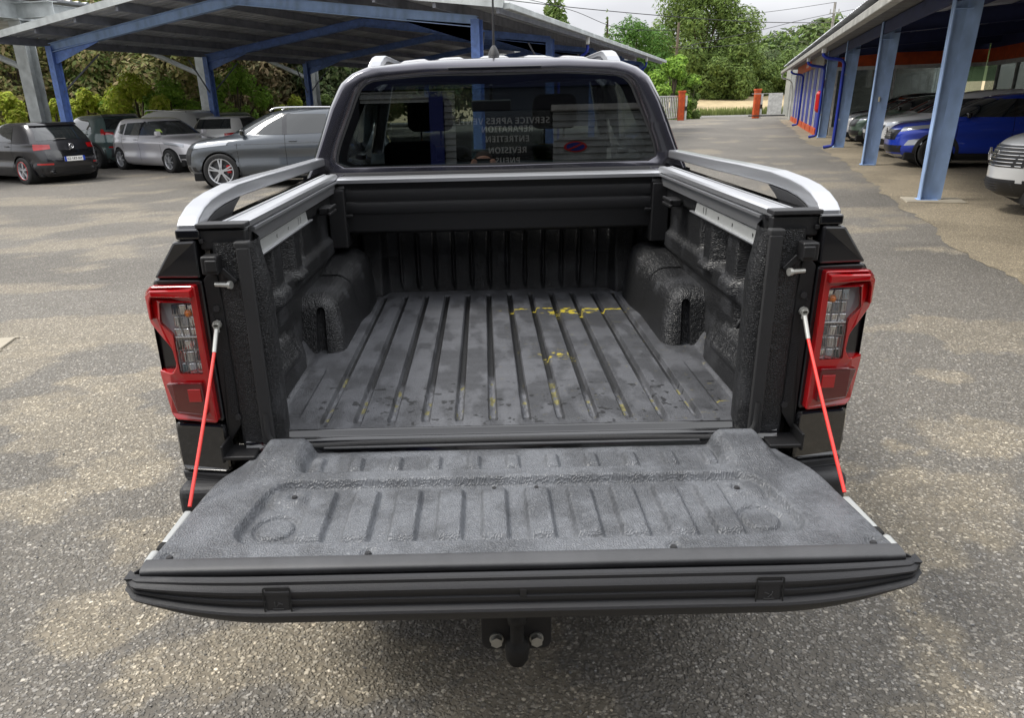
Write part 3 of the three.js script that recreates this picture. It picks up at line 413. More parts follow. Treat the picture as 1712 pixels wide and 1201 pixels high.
// tailgate
{
  const W = (z) => z < 0.32 ? lerp(0.705, 0.766, sstep(-0.12, 0.33, z)) : lerp(0.766, 0.787, (z - 0.32) / 0.28);
  const rr = (x, z, x0, x1, z0, z1, e) => sstep(x0 - e, x0 + e, x) * (1 - sstep(x1 - e, x1 + e, x)) * sstep(z0 - e, z0 + e, z) * (1 - sstep(z1 - e, z1 + e, z));
  const H = (x, z) => {
    const ax = Math.abs(x); let y = 0.802;
    y -= 0.020 * rr(ax, z, -1, 0.545, 0.01, 0.165, 0.010);                                   // recess along the hinge
    for (let k = -5; k <= 5; k++) y += 0.013 * sstep(k * 0.104 - 0.022, k * 0.104 - 0.011, x) * (1 - sstep(k * 0.104 + 0.011, k * 0.104 + 0.022, x)) * sstep(0.06, 0.085, z) * (1 - sstep(0.132, 0.152, z));
    const t = sstep(0.54, 0.575, ax) * (1 - sstep(0.655, 0.70, ax)); y += 0.026 * t * (1 - sstep(0.10, 0.24, z)); y -= 0.02 * sstep(0.66, 0.71, ax) * (1 - sstep(0.05, 0.22, z));
    const cz = 0.215, cw = 0.6 + 0.03 * sstep(0.2, 0.46, z); { const qx = Math.max(0, ax - cw + 0.06), qz = Math.max(0, Math.abs(z - 0.352) - 0.073), dd = 0.06 - Math.hypot(qx, qz); y -= 0.022 * sstep(-0.009, 0.009, dd); } ;   // main recess
    for (let k = 0; k < 10; k++) { const c = (k - 4.5) * 0.104; y += 0.016 * sstep(c - 0.034, c - 0.025, x) * (1 - sstep(c + 0.025, c + 0.034, x)) * sstep(0.236, 0.266, z) * (1 - sstep(0.452, 0.476, z)); }
    y += 0.010 * rr(ax, z, 0.515, 0.60, 0.235, 0.30, 0.014);
    const d = Math.hypot(ax - 0.555, (z - 0.395) * 1.0); y -= 0.010 * Math.exp(-(((d - 0.046) / 0.006) ** 2));
    for (const [sx, sz] of [[0.322, 0.528], [0.742, 0.528], [0.542, 0.268]]) { const q = Math.hypot(ax - sx, sz - z); y -= 0.006 * (1 - sstep(0.010, 0.02, q)); }
    return y + 0.0015 * (fbm(x * 9, z * 9, 3, 141) - 0.5);
  };
  const gate = new THREE.Group(); gate.name = 'tailgate'; truck.add(gate); gate.userData.label = 'lowered tailgate lined with ribbed grey moulded plastic';
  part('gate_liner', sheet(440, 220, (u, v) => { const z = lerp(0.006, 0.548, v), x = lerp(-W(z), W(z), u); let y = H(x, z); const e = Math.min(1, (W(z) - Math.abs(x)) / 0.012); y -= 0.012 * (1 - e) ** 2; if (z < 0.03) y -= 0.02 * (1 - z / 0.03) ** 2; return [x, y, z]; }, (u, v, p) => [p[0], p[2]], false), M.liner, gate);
  part('gate_lip', sheet(60, 8, (u, v) => { const x = lerp(-0.782, 0.782, u), q = [[0.54, 0.79], [0.541, 0.803], [0.545, 0.806], [0.555, 0.8062], [0.568, 0.8050], [0.577, 0.8025], [0.581, 0.799], [0.581, 0.793], [0.576, 0.784]][Math.round(v * 8)]; return [x, q[1], q[0]]; }, (u, v) => [u * 1.5, v * 0.06]), M.lip, gate);
  // spoiler cap seen end on: stepped, tapering to both ends
  const pr = [[0.575, 0.782], [0.592, 0.782], [0.5965, 0.784], [0.598, 0.795], [0.601, 0.798], [0.611, 0.797], [0.6145, 0.794], [0.6155, 0.787], [0.622, 0.7815], [0.6255, 0.777], [0.626, 0.770], [0.6215, 0.767], [0.6205, 0.757], [0.6245, 0.755], [0.6255, 0.748], [0.6215, 0.746], [0.6215, 0.738], [0.627, 0.736], [0.6325, 0.732], [0.635, 0.727], [0.632, 0.715], [0.624, 0.702], [0.612, 0.695], [0.56, 0.69], [0.48, 0.70]];
  const cap = sheet(170, pr.length - 1, (u, v) => { const x = lerp(-0.806, 0.806, u), ax = Math.abs(x), [z, y] = pr[Math.round(v * (pr.length - 1))], t = 0.66 * Math.pow(clamp((ax - 0.50) / 0.306), 2), e = sstep(0.78, 0.806, ax), top = 0.798; return [x, top - (top - y) * (1 - t), z - 0.018 * t * (z > 0.6 ? 1 : 0) - 0.02 * e * (z > 0.6 ? 1 : 0)]; }, (u, v) => [u * 1.6, v * 0.2], false);
  part('spoiler_cap', toCreasedNormals(cap, 0.45), M.capPlastic, gate);
  both('cap_end', extrude([[0.575, 0.79], [0.592, 0.79], [0.58, 0.772], [0.574, 0.76], [0.53, 0.755], [0.48, 0.757]], 0.004).applyMatrix4(new THREE.Matrix4().makeRotationY(-Math.PI / 2)).translate(0.808, 0, 0), M.capPlastic, gate);
  for (const s of [-1, 1]) { const tab = part('release_tab', [box(0.05, 0.058, 0.012, 0.492 * s, 0.757, 0.6195, 0.004, [-0.08, 0, 0])], M.capPlastic, gate); part('tab_icon', [box(0.022, 0.002, 0.002, 0.492 * s, 0.739, 0.6275), box(0.012, 0.002, 0.002, 0.494 * s, 0.746, 0.6268, 0, [0, 0, 0.7]), box(0.002, 0.016, 0.002, 0.498 * s, 0.747, 0.6268), box(0.010, 0.002, 0.002, 0.487 * s, 0.751, 0.6264, 0, [0, 0, -0.4])], M.lip, tab); part('tab_gap', extrude(rounded([[-0.028, -0.032], [0.028, -0.032], [0.028, 0.032], [-0.028, 0.032]], 0.006), 0.002, 0, [rounded([[-0.0255, -0.0295], [0.0255, -0.0295], [0.0255, 0.0295], [-0.0255, 0.0295]], 0.005)]).rotateX(-0.08).translate(0.492 * s, 0.757, 0.6262), M.well, tab); }
  part('camera_nub', box(0.014, 0.020, 0.006, 0, 0.764, 0.6235, 0.003), M.capPlastic, gate);
  part('outer_skin', (() => { const g = new THREE.BoxGeometry(1.56, 0.07, 0.60, 20, 4, 10); return warp(g, (x, y, z) => { const k = y < 0 ? 0.012 * Math.cos(z * 4) - 0.016 * (x / 0.78) ** 4 : 0; return [x * (z < -0.1 ? 0.95 : 0.99), y * 0.7 + 0.735 - k, z * 0.93 + 0.292]; }); })(), M.paint, gate);
  part('hinge_strip', box(1.04, 0.006, 0.018, 0, 0.795, 0.016, 0.002), M.lip, gate);
  both('side_latch', [box(0.018, 0.03, 0.13, 0.779, 0.778, 0.395, 0.005, [0, 0.02, 0]), box(0.02, 0.03, 0.045, 0.789, 0.778, 0.51, 0.008)], M.aluDull, gate);
  both('latch_slot', box(0.026, 0.032, 0.03, 0.779, 0.778, 0.472, 0.008), M.well, gate);
  for (const [x, z] of [[0.322, 0.528], [0.742, 0.528], [0.542, 0.268]]) both('screw', place(new THREE.CylinderGeometry(0.006, 0.008, 0.005, 10), x, H(x, z) + 0.002, z), M.plastic, gate);
  both('screw', place(new THREE.CylinderGeometry(0.005, 0.006, 0.004, 10), 0.052, H(0.052, 0.262) + 0.001, 0.262), M.plastic, gate);
}
// bumper, tow hitch
part('bumper', warp(new THREE.BoxGeometry(1.5, 0.17, 0.2, 20, 6, 6), (x, y, z) => [x, y + 0.575 - 0.02 * (x / 0.75) ** 2, z * (1 - 0.3 * (y > 0 ? 0 : -y * 4)) + 0.05]), M.plasticDark, truck);
both('bumper_step', box(0.17, 0.11, 0.2, 0.862, 0.632, -0.06, 0.03), M.plastic);
{
  const h = new THREE.Group(); h.name = 'tow_hitch'; truck.add(h);
  part('hitch_plate', extrude(rounded([[-0.095, 0.285], [0.095, 0.285], [0.095, 0.44], [-0.095, 0.44]], 0.03), 0.02, 0.004).translate(0, 0, 0.22), M.plastic, h);
  for (const x of [-0.054, 0.054]) part('hitch_bolt', [place(new THREE.CylinderGeometry(0.0165, 0.0165, 0.016, 6), x, 0.322, 0.255, Math.PI / 2), place(new THREE.CylinderGeometry(0.019, 0.019, 0.005, 20), x, 0.322, 0.246, Math.PI / 2)], M.zinc, h);
  part('ball_shank', new THREE.LatheGeometry([[0.001, 0.28], [0.022, 0.28], [0.022, 0.292], [0.03, 0.295], [0.033, 0.33], [0.03, 0.345], [0.018, 0.352], [0.018, 0.40], [0.024, 0.41], [0.026, 0.43], [0.018, 0.45], [0.001, 0.455]].map((p) => new THREE.Vector2(...p)), 24).translate(0, 0, 0.285), M.plasticDark, h);
  part('hitch_beam', box(0.9, 0.09, 0.09, 0, 0.43, 0.10, 0.01), M.plasticDark, h);
}
// wheels and chassis
function wheelGeos(R = 0.32, w = 0.22, spokes = 5, inner = 0.66) {
  const q = w / 2, ri = R * inner, tyre = new THREE.LatheGeometry([[ri, -q * 0.8], [ri * 1.06, -q], [R * 0.93, -q], [R * 0.99, -q * 0.75], [R, -q * 0.3], [R, q * 0.3], [R * 0.99, q * 0.75], [R * 0.93, q], [ri * 1.06, q], [ri, q * 0.8]].map((p) => new THREE.Vector2(...p)), 40).rotateZ(-Math.PI / 2);
  const rim = [new THREE.LatheGeometry([[ri * 0.9, q * 0.2], [ri * 0.92, q * 0.8], [ri * 1.0, q * 0.92], [ri * 1.03, q * 0.8], [ri, -q * 0.8]].map((p) => new THREE.Vector2(...p)), 40).rotateZ(-Math.PI / 2), place(new THREE.CylinderGeometry(ri * 0.2, ri * 0.22, 0.04, 20), q * 0.72, 0, 0, 0, 0, Math.PI / 2)];
  for (let k = 0; k < spokes; k++) for (const d of spokes < 7 ? [-0.14, 0.14] : [0]) { const a = k / spokes * 2 * Math.PI + d; rim.push(bar([q * 0.74, Math.cos(a - d * 0.6) * ri * 0.12, Math.sin(a - d * 0.6) * ri * 0.12], [q * 0.66, Math.cos(a) * ri * 0.95, Math.sin(a) * ri * 0.95], ri * 0.14, ri * 0.11)); }
  const hub = [place(new THREE.CylinderGeometry(ri * 0.6, ri * 0.6, 0.02, 24), q * 0.05, 0, 0, 0, 0, Math.PI / 2), place(new THREE.CylinderGeometry(ri * 0.98, ri * 0.98, 0.02, 32), -q * 0.35, 0, 0, 0, 0, Math.PI / 2)];
  return { tyre, rim: merge(rim), hub: merge(hub) };
}
function addWheel(parent, W, x, y, z, rimMat, flip) { const w = new THREE.Group(); w.name = 'wheel'; w.position.set(x, y, z); if (flip) w.rotation.y = Math.PI; parent.add(w); part('tyre', W.tyre, M.tyre, w); part('rim', W.rim, rimMat, w); part('brake_disc', W.hub, M.rimDark, w); return w; }
{
  const W = wheelGeos(0.395, 0.26, 6, 0.62);
  for (const z of [-1.1, -4.37]) for (const s of [-1, 1]) addWheel(truck, W, 0.80 * s, 0.395, z, M.rimDark, s < 0);
  part('chassis', [box(0.10, 0.14, 5.0, 0.48, 0.52, -2.5), box(0.10, 0.14, 5.0, -0.48, 0.52, -2.5), box(1.1, 0.1, 0.1, 0, 0.52, -0.4), box(1.3, 0.12, 0.12, 0, 0.40, -1.1), box(1.3, 0.12, 0.12, 0, 0.40, -4.37), box(1.5, 0.02, 1.6, 0, 0.76, -0.83)], M.well, truck);
}
// cab
const RZ = (y) => -1.645 - (y - 1.40) * 0.0769;     // rear window plane, leaning 4.4 degrees
{
  const outline = [[0.86, 1.02], [0.905, 1.30], [0.90, 1.37], [0.86, 1.443], [0.765, 1.677], [0.71, 1.775], [0.655, 1.818], [0.58, 1.846], [0.34, 1.866], [0.15, 1.871], [0, 1.873]];
  const full = [...outline, ...outline.slice(0, -1).reverse().map(([x, y]) => [-x, y])];
  const win = rounded([[-0.748, 1.412], [0.748, 1.412], [0.725, 1.50], [0.598, 1.782], [0.3, 1.803], [-0.3, 1.803], [-0.598, 1.782], [-0.725, 1.50]], 0.06);
  const polar = (P) => (th) => { const c = Math.cos(th), s = Math.sin(th); let best = 0; for (let i = 0; i < P.length; i++) { const [x1, y1] = P[i], [x2, y2] = P[(i + 1) % P.length], ax = x1, ay = y1 - 1.58, bx = x2 - x1, by = y2 - y1, den = c * by - s * bx; if (Math.abs(den) < 1e-9) continue; const t = (ax * by - ay * bx) / den, k = (ax * s - ay * c) / den; const kk = Math.abs(bx) > Math.abs(by) ? (t * c - ax) / bx : (t * s - ay) / by; if (t > 0 && kk >= -1e-6 && kk <= 1 + 1e-6) best = Math.max(best, t); } return best; };
  const po = polar(full), pw = polar(win), N = 160;
  const rows = [(o, w) => [o, 0.11], (o, w) => [o, 0.07], (o, w) => [o - 0.004, 0.045], (o, w) => [o - 0.011, 0.026], (o, w) => [o - 0.018, 0.012], (o, w) => [o - 0.024, 0.004], (o, w) => [o - 0.034, 0.0], (o, w) => [lerp(o - 0.034, w + 0.012, 0.5), -0.002], (o, w) => [w + 0.012, -0.002], (o, w) => [w + 0.003, 0.008], (o, w) => [w - 0.02, 0.012]];
  const ring = sheet(N, rows.length - 1, (u, v) => { const th = u * 2 * Math.PI, [r, d] = rows[Math.round(v * (rows.length - 1))](po(th), pw(th)), y = 1.58 + r * Math.sin(th); return [r * Math.cos(th), y, RZ(y) - d]; });
  part('cab_back', ring, M.cab, truck);
  const loop = (k) => { const out = []; for (let i = 0; i < N; i++) { const th = i / N * 2 * Math.PI, r = pw(th) - k; out.push([r * Math.cos(th), 1.58 + r * Math.sin(th)]); } return out; };
  const flat = (g, d) => warp(g, (x, y, z) => [x, y, RZ(y) - d + z]);
  part('rear_window', flat(new THREE.ShapeGeometry(shape(loop(0.004))), 0.006), M.tint, truck);
  part('window_border', flat(new THREE.ShapeGeometry(shape(loop(0.0), [loop(0.045)])), 0.0115), M.piano, truck);
  part('window_seal', flat(extrude(loop(-0.003), 0.006, 0, [loop(0.006)]), 0.009), M.rubber, truck);
  part('brake_light', [flat(box(0.42, 0.016, 0.02, 0, 1.826, 0.002, 0.004), 0.0)], M.piano, truck);
  part('rear_shelf', [box(1.56, 0.03, 0.06, 0, 1.375, -1.635, 0.008)], M.plasticDark, truck);
  const sideX = (y) => polyAt([...outline].reverse(), y);
  // roof with pressed ribs
  part('roof', sheet(60, 24, (u, v) => { const x = lerp(-0.70, 0.70, u), z = lerp(-1.745, -3.05, v), ax = Math.abs(x); let y = polyAt([...outline].map((p) => p).reverse().map(([a, b]) => [b, a]).sort((a, b) => b[1] - a[1]), ax); for (const c of [0, 0.2, 0.38]) y += 0.009 * (1 - sstep(0.05, 0.065, Math.abs(ax - c))) * sstep(-1.80, -1.85, z); return [x, y + 0.02 * Math.sin(Math.PI * v) - 0.03 * sstep(0.8, 1, v), z]; }, null, true), M.cab, truck);
  const col = (z0, z1, y0 = 1.36, y1 = 1.80) => sheet(8, 16, (u, v) => { const y = lerp(y0, y1, v), z = lerp(z0, z1, u); return [sideX(y) - 0.002, y, z - (y - 1.36) * 0.1]; }, null, true);
  both('rear_pillar', col(-1.69, -2.0), M.cab); both('centre_pillar', col(-2.70, -2.82), M.piano);
  both('side_window', [col(-2.0, -2.70, 1.38, 1.79), col(-2.82, -3.45, 1.38, 1.78)], M.tint);
  both('front_pillar', bar([0.86, 1.36, -3.85], [0.66, 1.82, -3.05], 0.09, 0.07, 0.02), M.cab);
  both('door', sheet(40, 16, (u, v) => { const z = lerp(-1.70, -3.95, u), y = lerp(0.52, 1.37, v); return [0.905 + 0.035 * Math.sin(Math.PI * clamp((y - 0.5) / 0.95)), y, z]; }, null, true), M.cab);
  part('windscreen', sheet(20, 8, (u, v) => { const a = (u - 0.5) * 2; return [a * lerp(0.80, 0.63, v), lerp(1.30, 1.82, v), lerp(-3.92, -3.08, v) + 0.16 * a * a]; }), M.glass, truck);
  part('cab_floor', [box(1.7, 0.04, 2.3, 0, 0.55, -2.8), box(1.75, 0.85, 0.04, 0, 0.95, -1.70)], M.well, truck);
  part('dashboard', [box(1.66, 0.34, 0.5, 0, 1.08, -3.72, 0.08), box(0.30, 0.2, 0.04, 0, 1.27, -3.5, 0.02)], M.fabric, truck);
  part('headliner', box(1.22, 0.02, 1.2, 0, 1.80, -2.45, 0.005), mat({ rgb: [0.16, 0.16, 0.155], roughness: 0.9 }), truck);
  // bonnet, front
  part('bonnet', sheet(30, 20, (u, v) => { const a = (u - 0.5) * 2, z = lerp(-3.9, -5.0, v); return [a * 0.86, 1.24 - 0.06 * v - 0.05 * a ** 4 + 0.02 * (1 - sstep(0.5, 0.6, Math.abs(a))) - 0.06 * v ** 6, z]; }), M.cab, truck);
  both('front_wing', sheet(40, 16, (u, v) => { const z = lerp(-3.95, -5.1, u), d = Math.abs(z + 4.37), lo = d < 0.47 ? Math.max(0.55, 0.4 + Math.sqrt(0.2209 - d * d)) : 0.55, y = lerp(lo, 1.2, v); return [0.94 - 0.08 * v ** 6 - 0.2 * sstep(-4.8, -5.15, z) ** 2, y, z]; }, null, true), M.cab);
  part('front_grille', [box(1.5, 0.34, 0.12, 0, 0.98, -5.06, 0.04), box(1.7, 0.32, 0.16, 0, 0.62, -5.08, 0.05)], M.plasticDark, truck);
  // seats seen through the glass
  const seat = (x, z, big) => { const g = new THREE.Group(); g.name = 'seat'; truck.add(g); part('backrest', box(0.50, 0.66, 0.14, x, 1.10, z, 0.06, [0.16, 0, 0]), M.fabric, g); part('headrest', warp(box(0.28, 0.20, 0.11, x, 1.62, z + 0.10, 0.05), (a, b, c) => [x + (a - x) * (1 - 0.9 * Math.max(0, b - 1.62)), b, c]), M.fabric, g); part('headrest_post', [rod([x - 0.06, 1.40, z + 0.05], [x - 0.06, 1.55, z + 0.09], 0.007), rod([x + 0.06, 1.40, z + 0.05], [x + 0.06, 1.55, z + 0.09], 0.007)], M.chrome, g); part('stitching', [box(0.20, 0.004, 0.004, x, 1.432, z + 0.13), box(0.16, 0.003, 0.003, x, 1.35, z + 0.128)], M.stitch, g); };
  seat(-0.38, -2.95); seat(0.38, -2.95);
  part('rear_bench', [box(1.34, 0.62, 0.14, 0, 1.06, -1.95, 0.05, [0.12, 0, 0])], M.fabric, truck);
  for (const x of [-0.42, 0.42]) part('rear_headrest', box(0.26, 0.14, 0.10, x, 1.44, -1.9, 0.045), M.fabric, truck);
  part('interior_mirror', warp(box(0.26, 0.07, 0.025, 0, 1.66, -3.24, 0.012), (x, y, z) => [x, y, z]), M.plasticDark, truck);
  part('mirror_stem', rod([0, 1.70, -3.26], [0, 1.79, -3.2], 0.012), M.plasticDark, truck);
  both('door_mirror', [box(0.20, 0.20, 0.10, 1.04, 1.40, -3.45, 0.045), box(0.1, 0.04, 0.05, 0.93, 1.34, -3.45, 0.01)], M.piano);
  both('door_handle', box(0.02, 0.03, 0.2, 0.945, 1.15, -2.1, 0.008), M.cab);
  // roof rails and aerial
  both('roof_rail', warp(place(extrude([[-1.83, 1.862], [-1.845, 1.885], [-1.875, 1.905], [-1.93, 1.914], [-2.1, 1.916], [-2.9, 1.916], [-3.0, 1.87], [-2.93, 1.868], [-2.86, 1.894], [-2.1, 1.895], [-2.0, 1.889], [-1.95, 1.872], [-1.94, 1.862]], 0.046, 0.007, [], 3), 0, 0, 0, 0, -Math.PI / 2, 0), (x, y, z) => [x + 0.585 - (y - 1.86) * 0.4, y - 0.012, z]), M.silver);
  const aerial = new THREE.Group(); aerial.name = 'aerial'; truck.add(aerial);
  part('aerial_base', warp(new THREE.SphereGeometry(0.045, 20, 12, 0, 2 * Math.PI, 0, Math.PI / 2), (x, y, z) => [x * 0.75 * (1 - 7 * y), y * 1.5 + 1.868, z * 1.3 - 1.90]), M.plasticDark, aerial);
  part('mast', rod([0, 1.91, -1.90], [0, 2.32, -1.94], 0.006, 0.0035, 8), M.plasticDark, aerial);
}
// ---------------------------------------------------------------- covered parking on the left
function iBeam(a, b, w, h, tf = 0.018) {   // I-section between two points; h is the depth of the section
  const A = V(...a), B = V(...b), d = B.clone().sub(A), l = d.length(); d.normalize();
  const up = Math.abs(d.y) > 0.95 ? V(0, 0, 1) : V(0, 1, 0), X = up.clone().cross(d).normalize(), Y = d.clone().cross(X);
  const g = merge([boxUV(new THREE.BoxGeometry(w, tf, l).translate(0, h / 2 - tf / 2, 0)), boxUV(new THREE.BoxGeometry(w, tf, l).translate(0, -h / 2 + tf / 2, 0)), boxUV(new THREE.BoxGeometry(tf, h - 2 * tf, l))]);
  return g.applyMatrix4(new THREE.Matrix4().makeBasis(X, Y, d).setPosition(A.add(B).multiplyScalar(0.5)));
}
function corrugated(x0, x1, z0, z1, yf, pitch = 0.25, amp = 0.03, alongX = true) {   // trapezoid sheet; ribs run along x
  const n = Math.round(Math.abs(z1 - z0) / pitch), prof = [[0, 0], [0.32, 0], [0.42, 1], [0.58, 1], [0.68, 0]], P = [];
  for (let k = 0; k < n; k++) for (const [t, h] of prof) P.push([lerp(z0, z1, (k + t) / n), h * amp]); P.push([z1, 0]);
  return toCreasedNormals(sheet(6, P.length - 1, (u, v) => { const p = P[Math.round(v * (P.length - 1))], x = lerp(x0, x1, u); return [x, yf(x) + p[1], p[0]]; }, (u, v, p) => [p[0], p[2]]), 0.2);
}
{
  const SP = 6.4, W = 12.6, EH = 3.35, AP = 4.18, NF = 5, fy = (x) => EH + (AP - EH) * (1 - Math.abs(x - W / 2) / (W / 2));
  const t = thing('carport', 'long blue steel carport with grey corrugated roof left of the truck', 'carport', null, [CP[0], 0, CP[1]], CTH);
  for (let k = 0; k < NF; k++) {
    const z = -SP * k, fr = new THREE.Group(); fr.name = 'portal_frame'; t.add(fr);
    for (const x of [0, W]) {
      part('post', [iBeam([x, 0, z], [x, EH + 0.05, z], 0.2, 0.26), box(0.42, 0.02, 0.42, x, 0.01, z)], k || x ? M.blueSteel : M.blueSteel, fr);
      const s = x ? -1 : 1;
      part('haunch', extrude([[0, EH - 0.42], [0.12, EH - 0.40], [1.7, fy(1.7) - 0.14], [1.7, fy(1.7) - 0.08], [0, EH - 0.05]], 0.02).applyMatrix4(new THREE.Matrix4().makeScale(s, 1, 1)).translate(x, 0, z - 0.01), M.blueSteel, fr);
      part('rafter', iBeam([x, EH, z], [W / 2, AP, z], 0.17, 0.24), k ? M.blueSteel : M.paleBlueSteel, fr);
    }
    if (k < NF) for (const x of [0, W]) for (const s of k === 0 ? [-1] : [1, -1]) part('knee_brace', rod([x, EH - 1.15, z + s * 0.1], [x + (x ? -0.3 : 0.3), EH - 0.12, z + s * 1.3], 0.025), M.purlin, fr);
  }
  const z0 = 1.25, z1 = -SP * (NF - 1) - 1.2;
  for (let k = 0; k <= 10; k++) { const xx = lerp(-0.5, W + 0.9, k / 10); part('purlin', box(0.07, 0.2, z0 - z1 - 0.1, xx, fy(xx) + 0.23, (z0 + z1) / 2), M.purlin, t); }
  for (const [a, b] of [[-0.58, W / 2], [W / 2, W + 1.0]]) part('roof_slope', corrugated(a, b, z0, z1, (x) => fy(x) + 0.345, 0.3, 0.035), M.roofSheet, t);
  part('edge_flashing', [bar([-0.62, fy(-0.62) + 0.32, z0 + 0.02], [W / 2, AP + 0.32, z0 + 0.02], 0.03, 0.17), bar([W / 2, AP + 0.32, z0 + 0.02], [W + 1.05, fy(W + 1.05) + 0.32, z0 + 0.02], 0.03, 0.17)], M.galv, t);
  for (const x of [-0.66, W + 1.1]) part('gutter', box(0.14, 0.13, z0 - z1, x, fy(x) + 0.28, (z0 + z1) / 2, 0.02), M.galv, t);
  part('ridge_cap', box(0.5, 0.04, z0 - z1, W / 2, AP + 0.40, (z0 + z1) / 2), M.galv, t);
  for (const k of [1, 3]) { const z = -SP * k - 0.3, dp = new THREE.Group(); dp.name = 'downpipe'; t.add(dp); part('outlet', box(0.1, 0.22, 0.1, W + 1.08, fy(W + 1.1) + 0.12, z, 0.02), M.white, dp); part('pipe', tube([[W + 1.08, 3.2, z], [W + 1.06, 3.02, z], [W + 0.8, 2.84, z], [W + 0.28, 2.72, z], [W + 0.2, 2.5, z], [W + 0.2, 0.05, z]], 0.045, 10, 40), M.deepBlue, dp); }
}
// pale galvanised canopy row behind it: each leg with its strut
{
  const spots = [[-13.35, -21.2, 0.46], [-10.75, -28.3, 0.46], [-8.15, -35.4, 0.46]], label = ['pale grey steel column at left edge behind black hatchback', 'pale grey steel column behind the second blue carport post', 'pale grey steel column farthest along, next to third blue post'];
  spots.forEach(([x, z, w], i) => {
    const t = thing('canopy_column', label[i], 'column', 'pale grey canopy columns', [x, 0, z], CTH);
    part('column', iBeam([0, 0, 0], [0, 4.15, 0], w, 0.36, 0.03), M.galv, t);
    part('strut', rod([-0.2, 2.9, 0], [-2.6, 3.9, 0.2], 0.09), M.galv, t);
    part('cap_plate', box(0.6, 0.05, 0.5, 0, 4.18, 0), M.galv, t);
  });
  const t = thing('canopy_beam', 'long pale grey roof beam at the top left corner', 'beam', null, [-13.35, 0, -21.2], CTH);
  part('girder', iBeam([0, 4.45, 9], [0, 4.45, -18], 0.3, 0.5), M.galv, t);
  part('girder', iBeam([-9, 4.5, 0], [1.4, 4.4, 0], 0.3, 0.4), M.galv, t);
  part('deck', corrugated(-9, 0.6, 8, -18, () => 4.78, 0.3, 0.035), M.roofSheet, t);
}
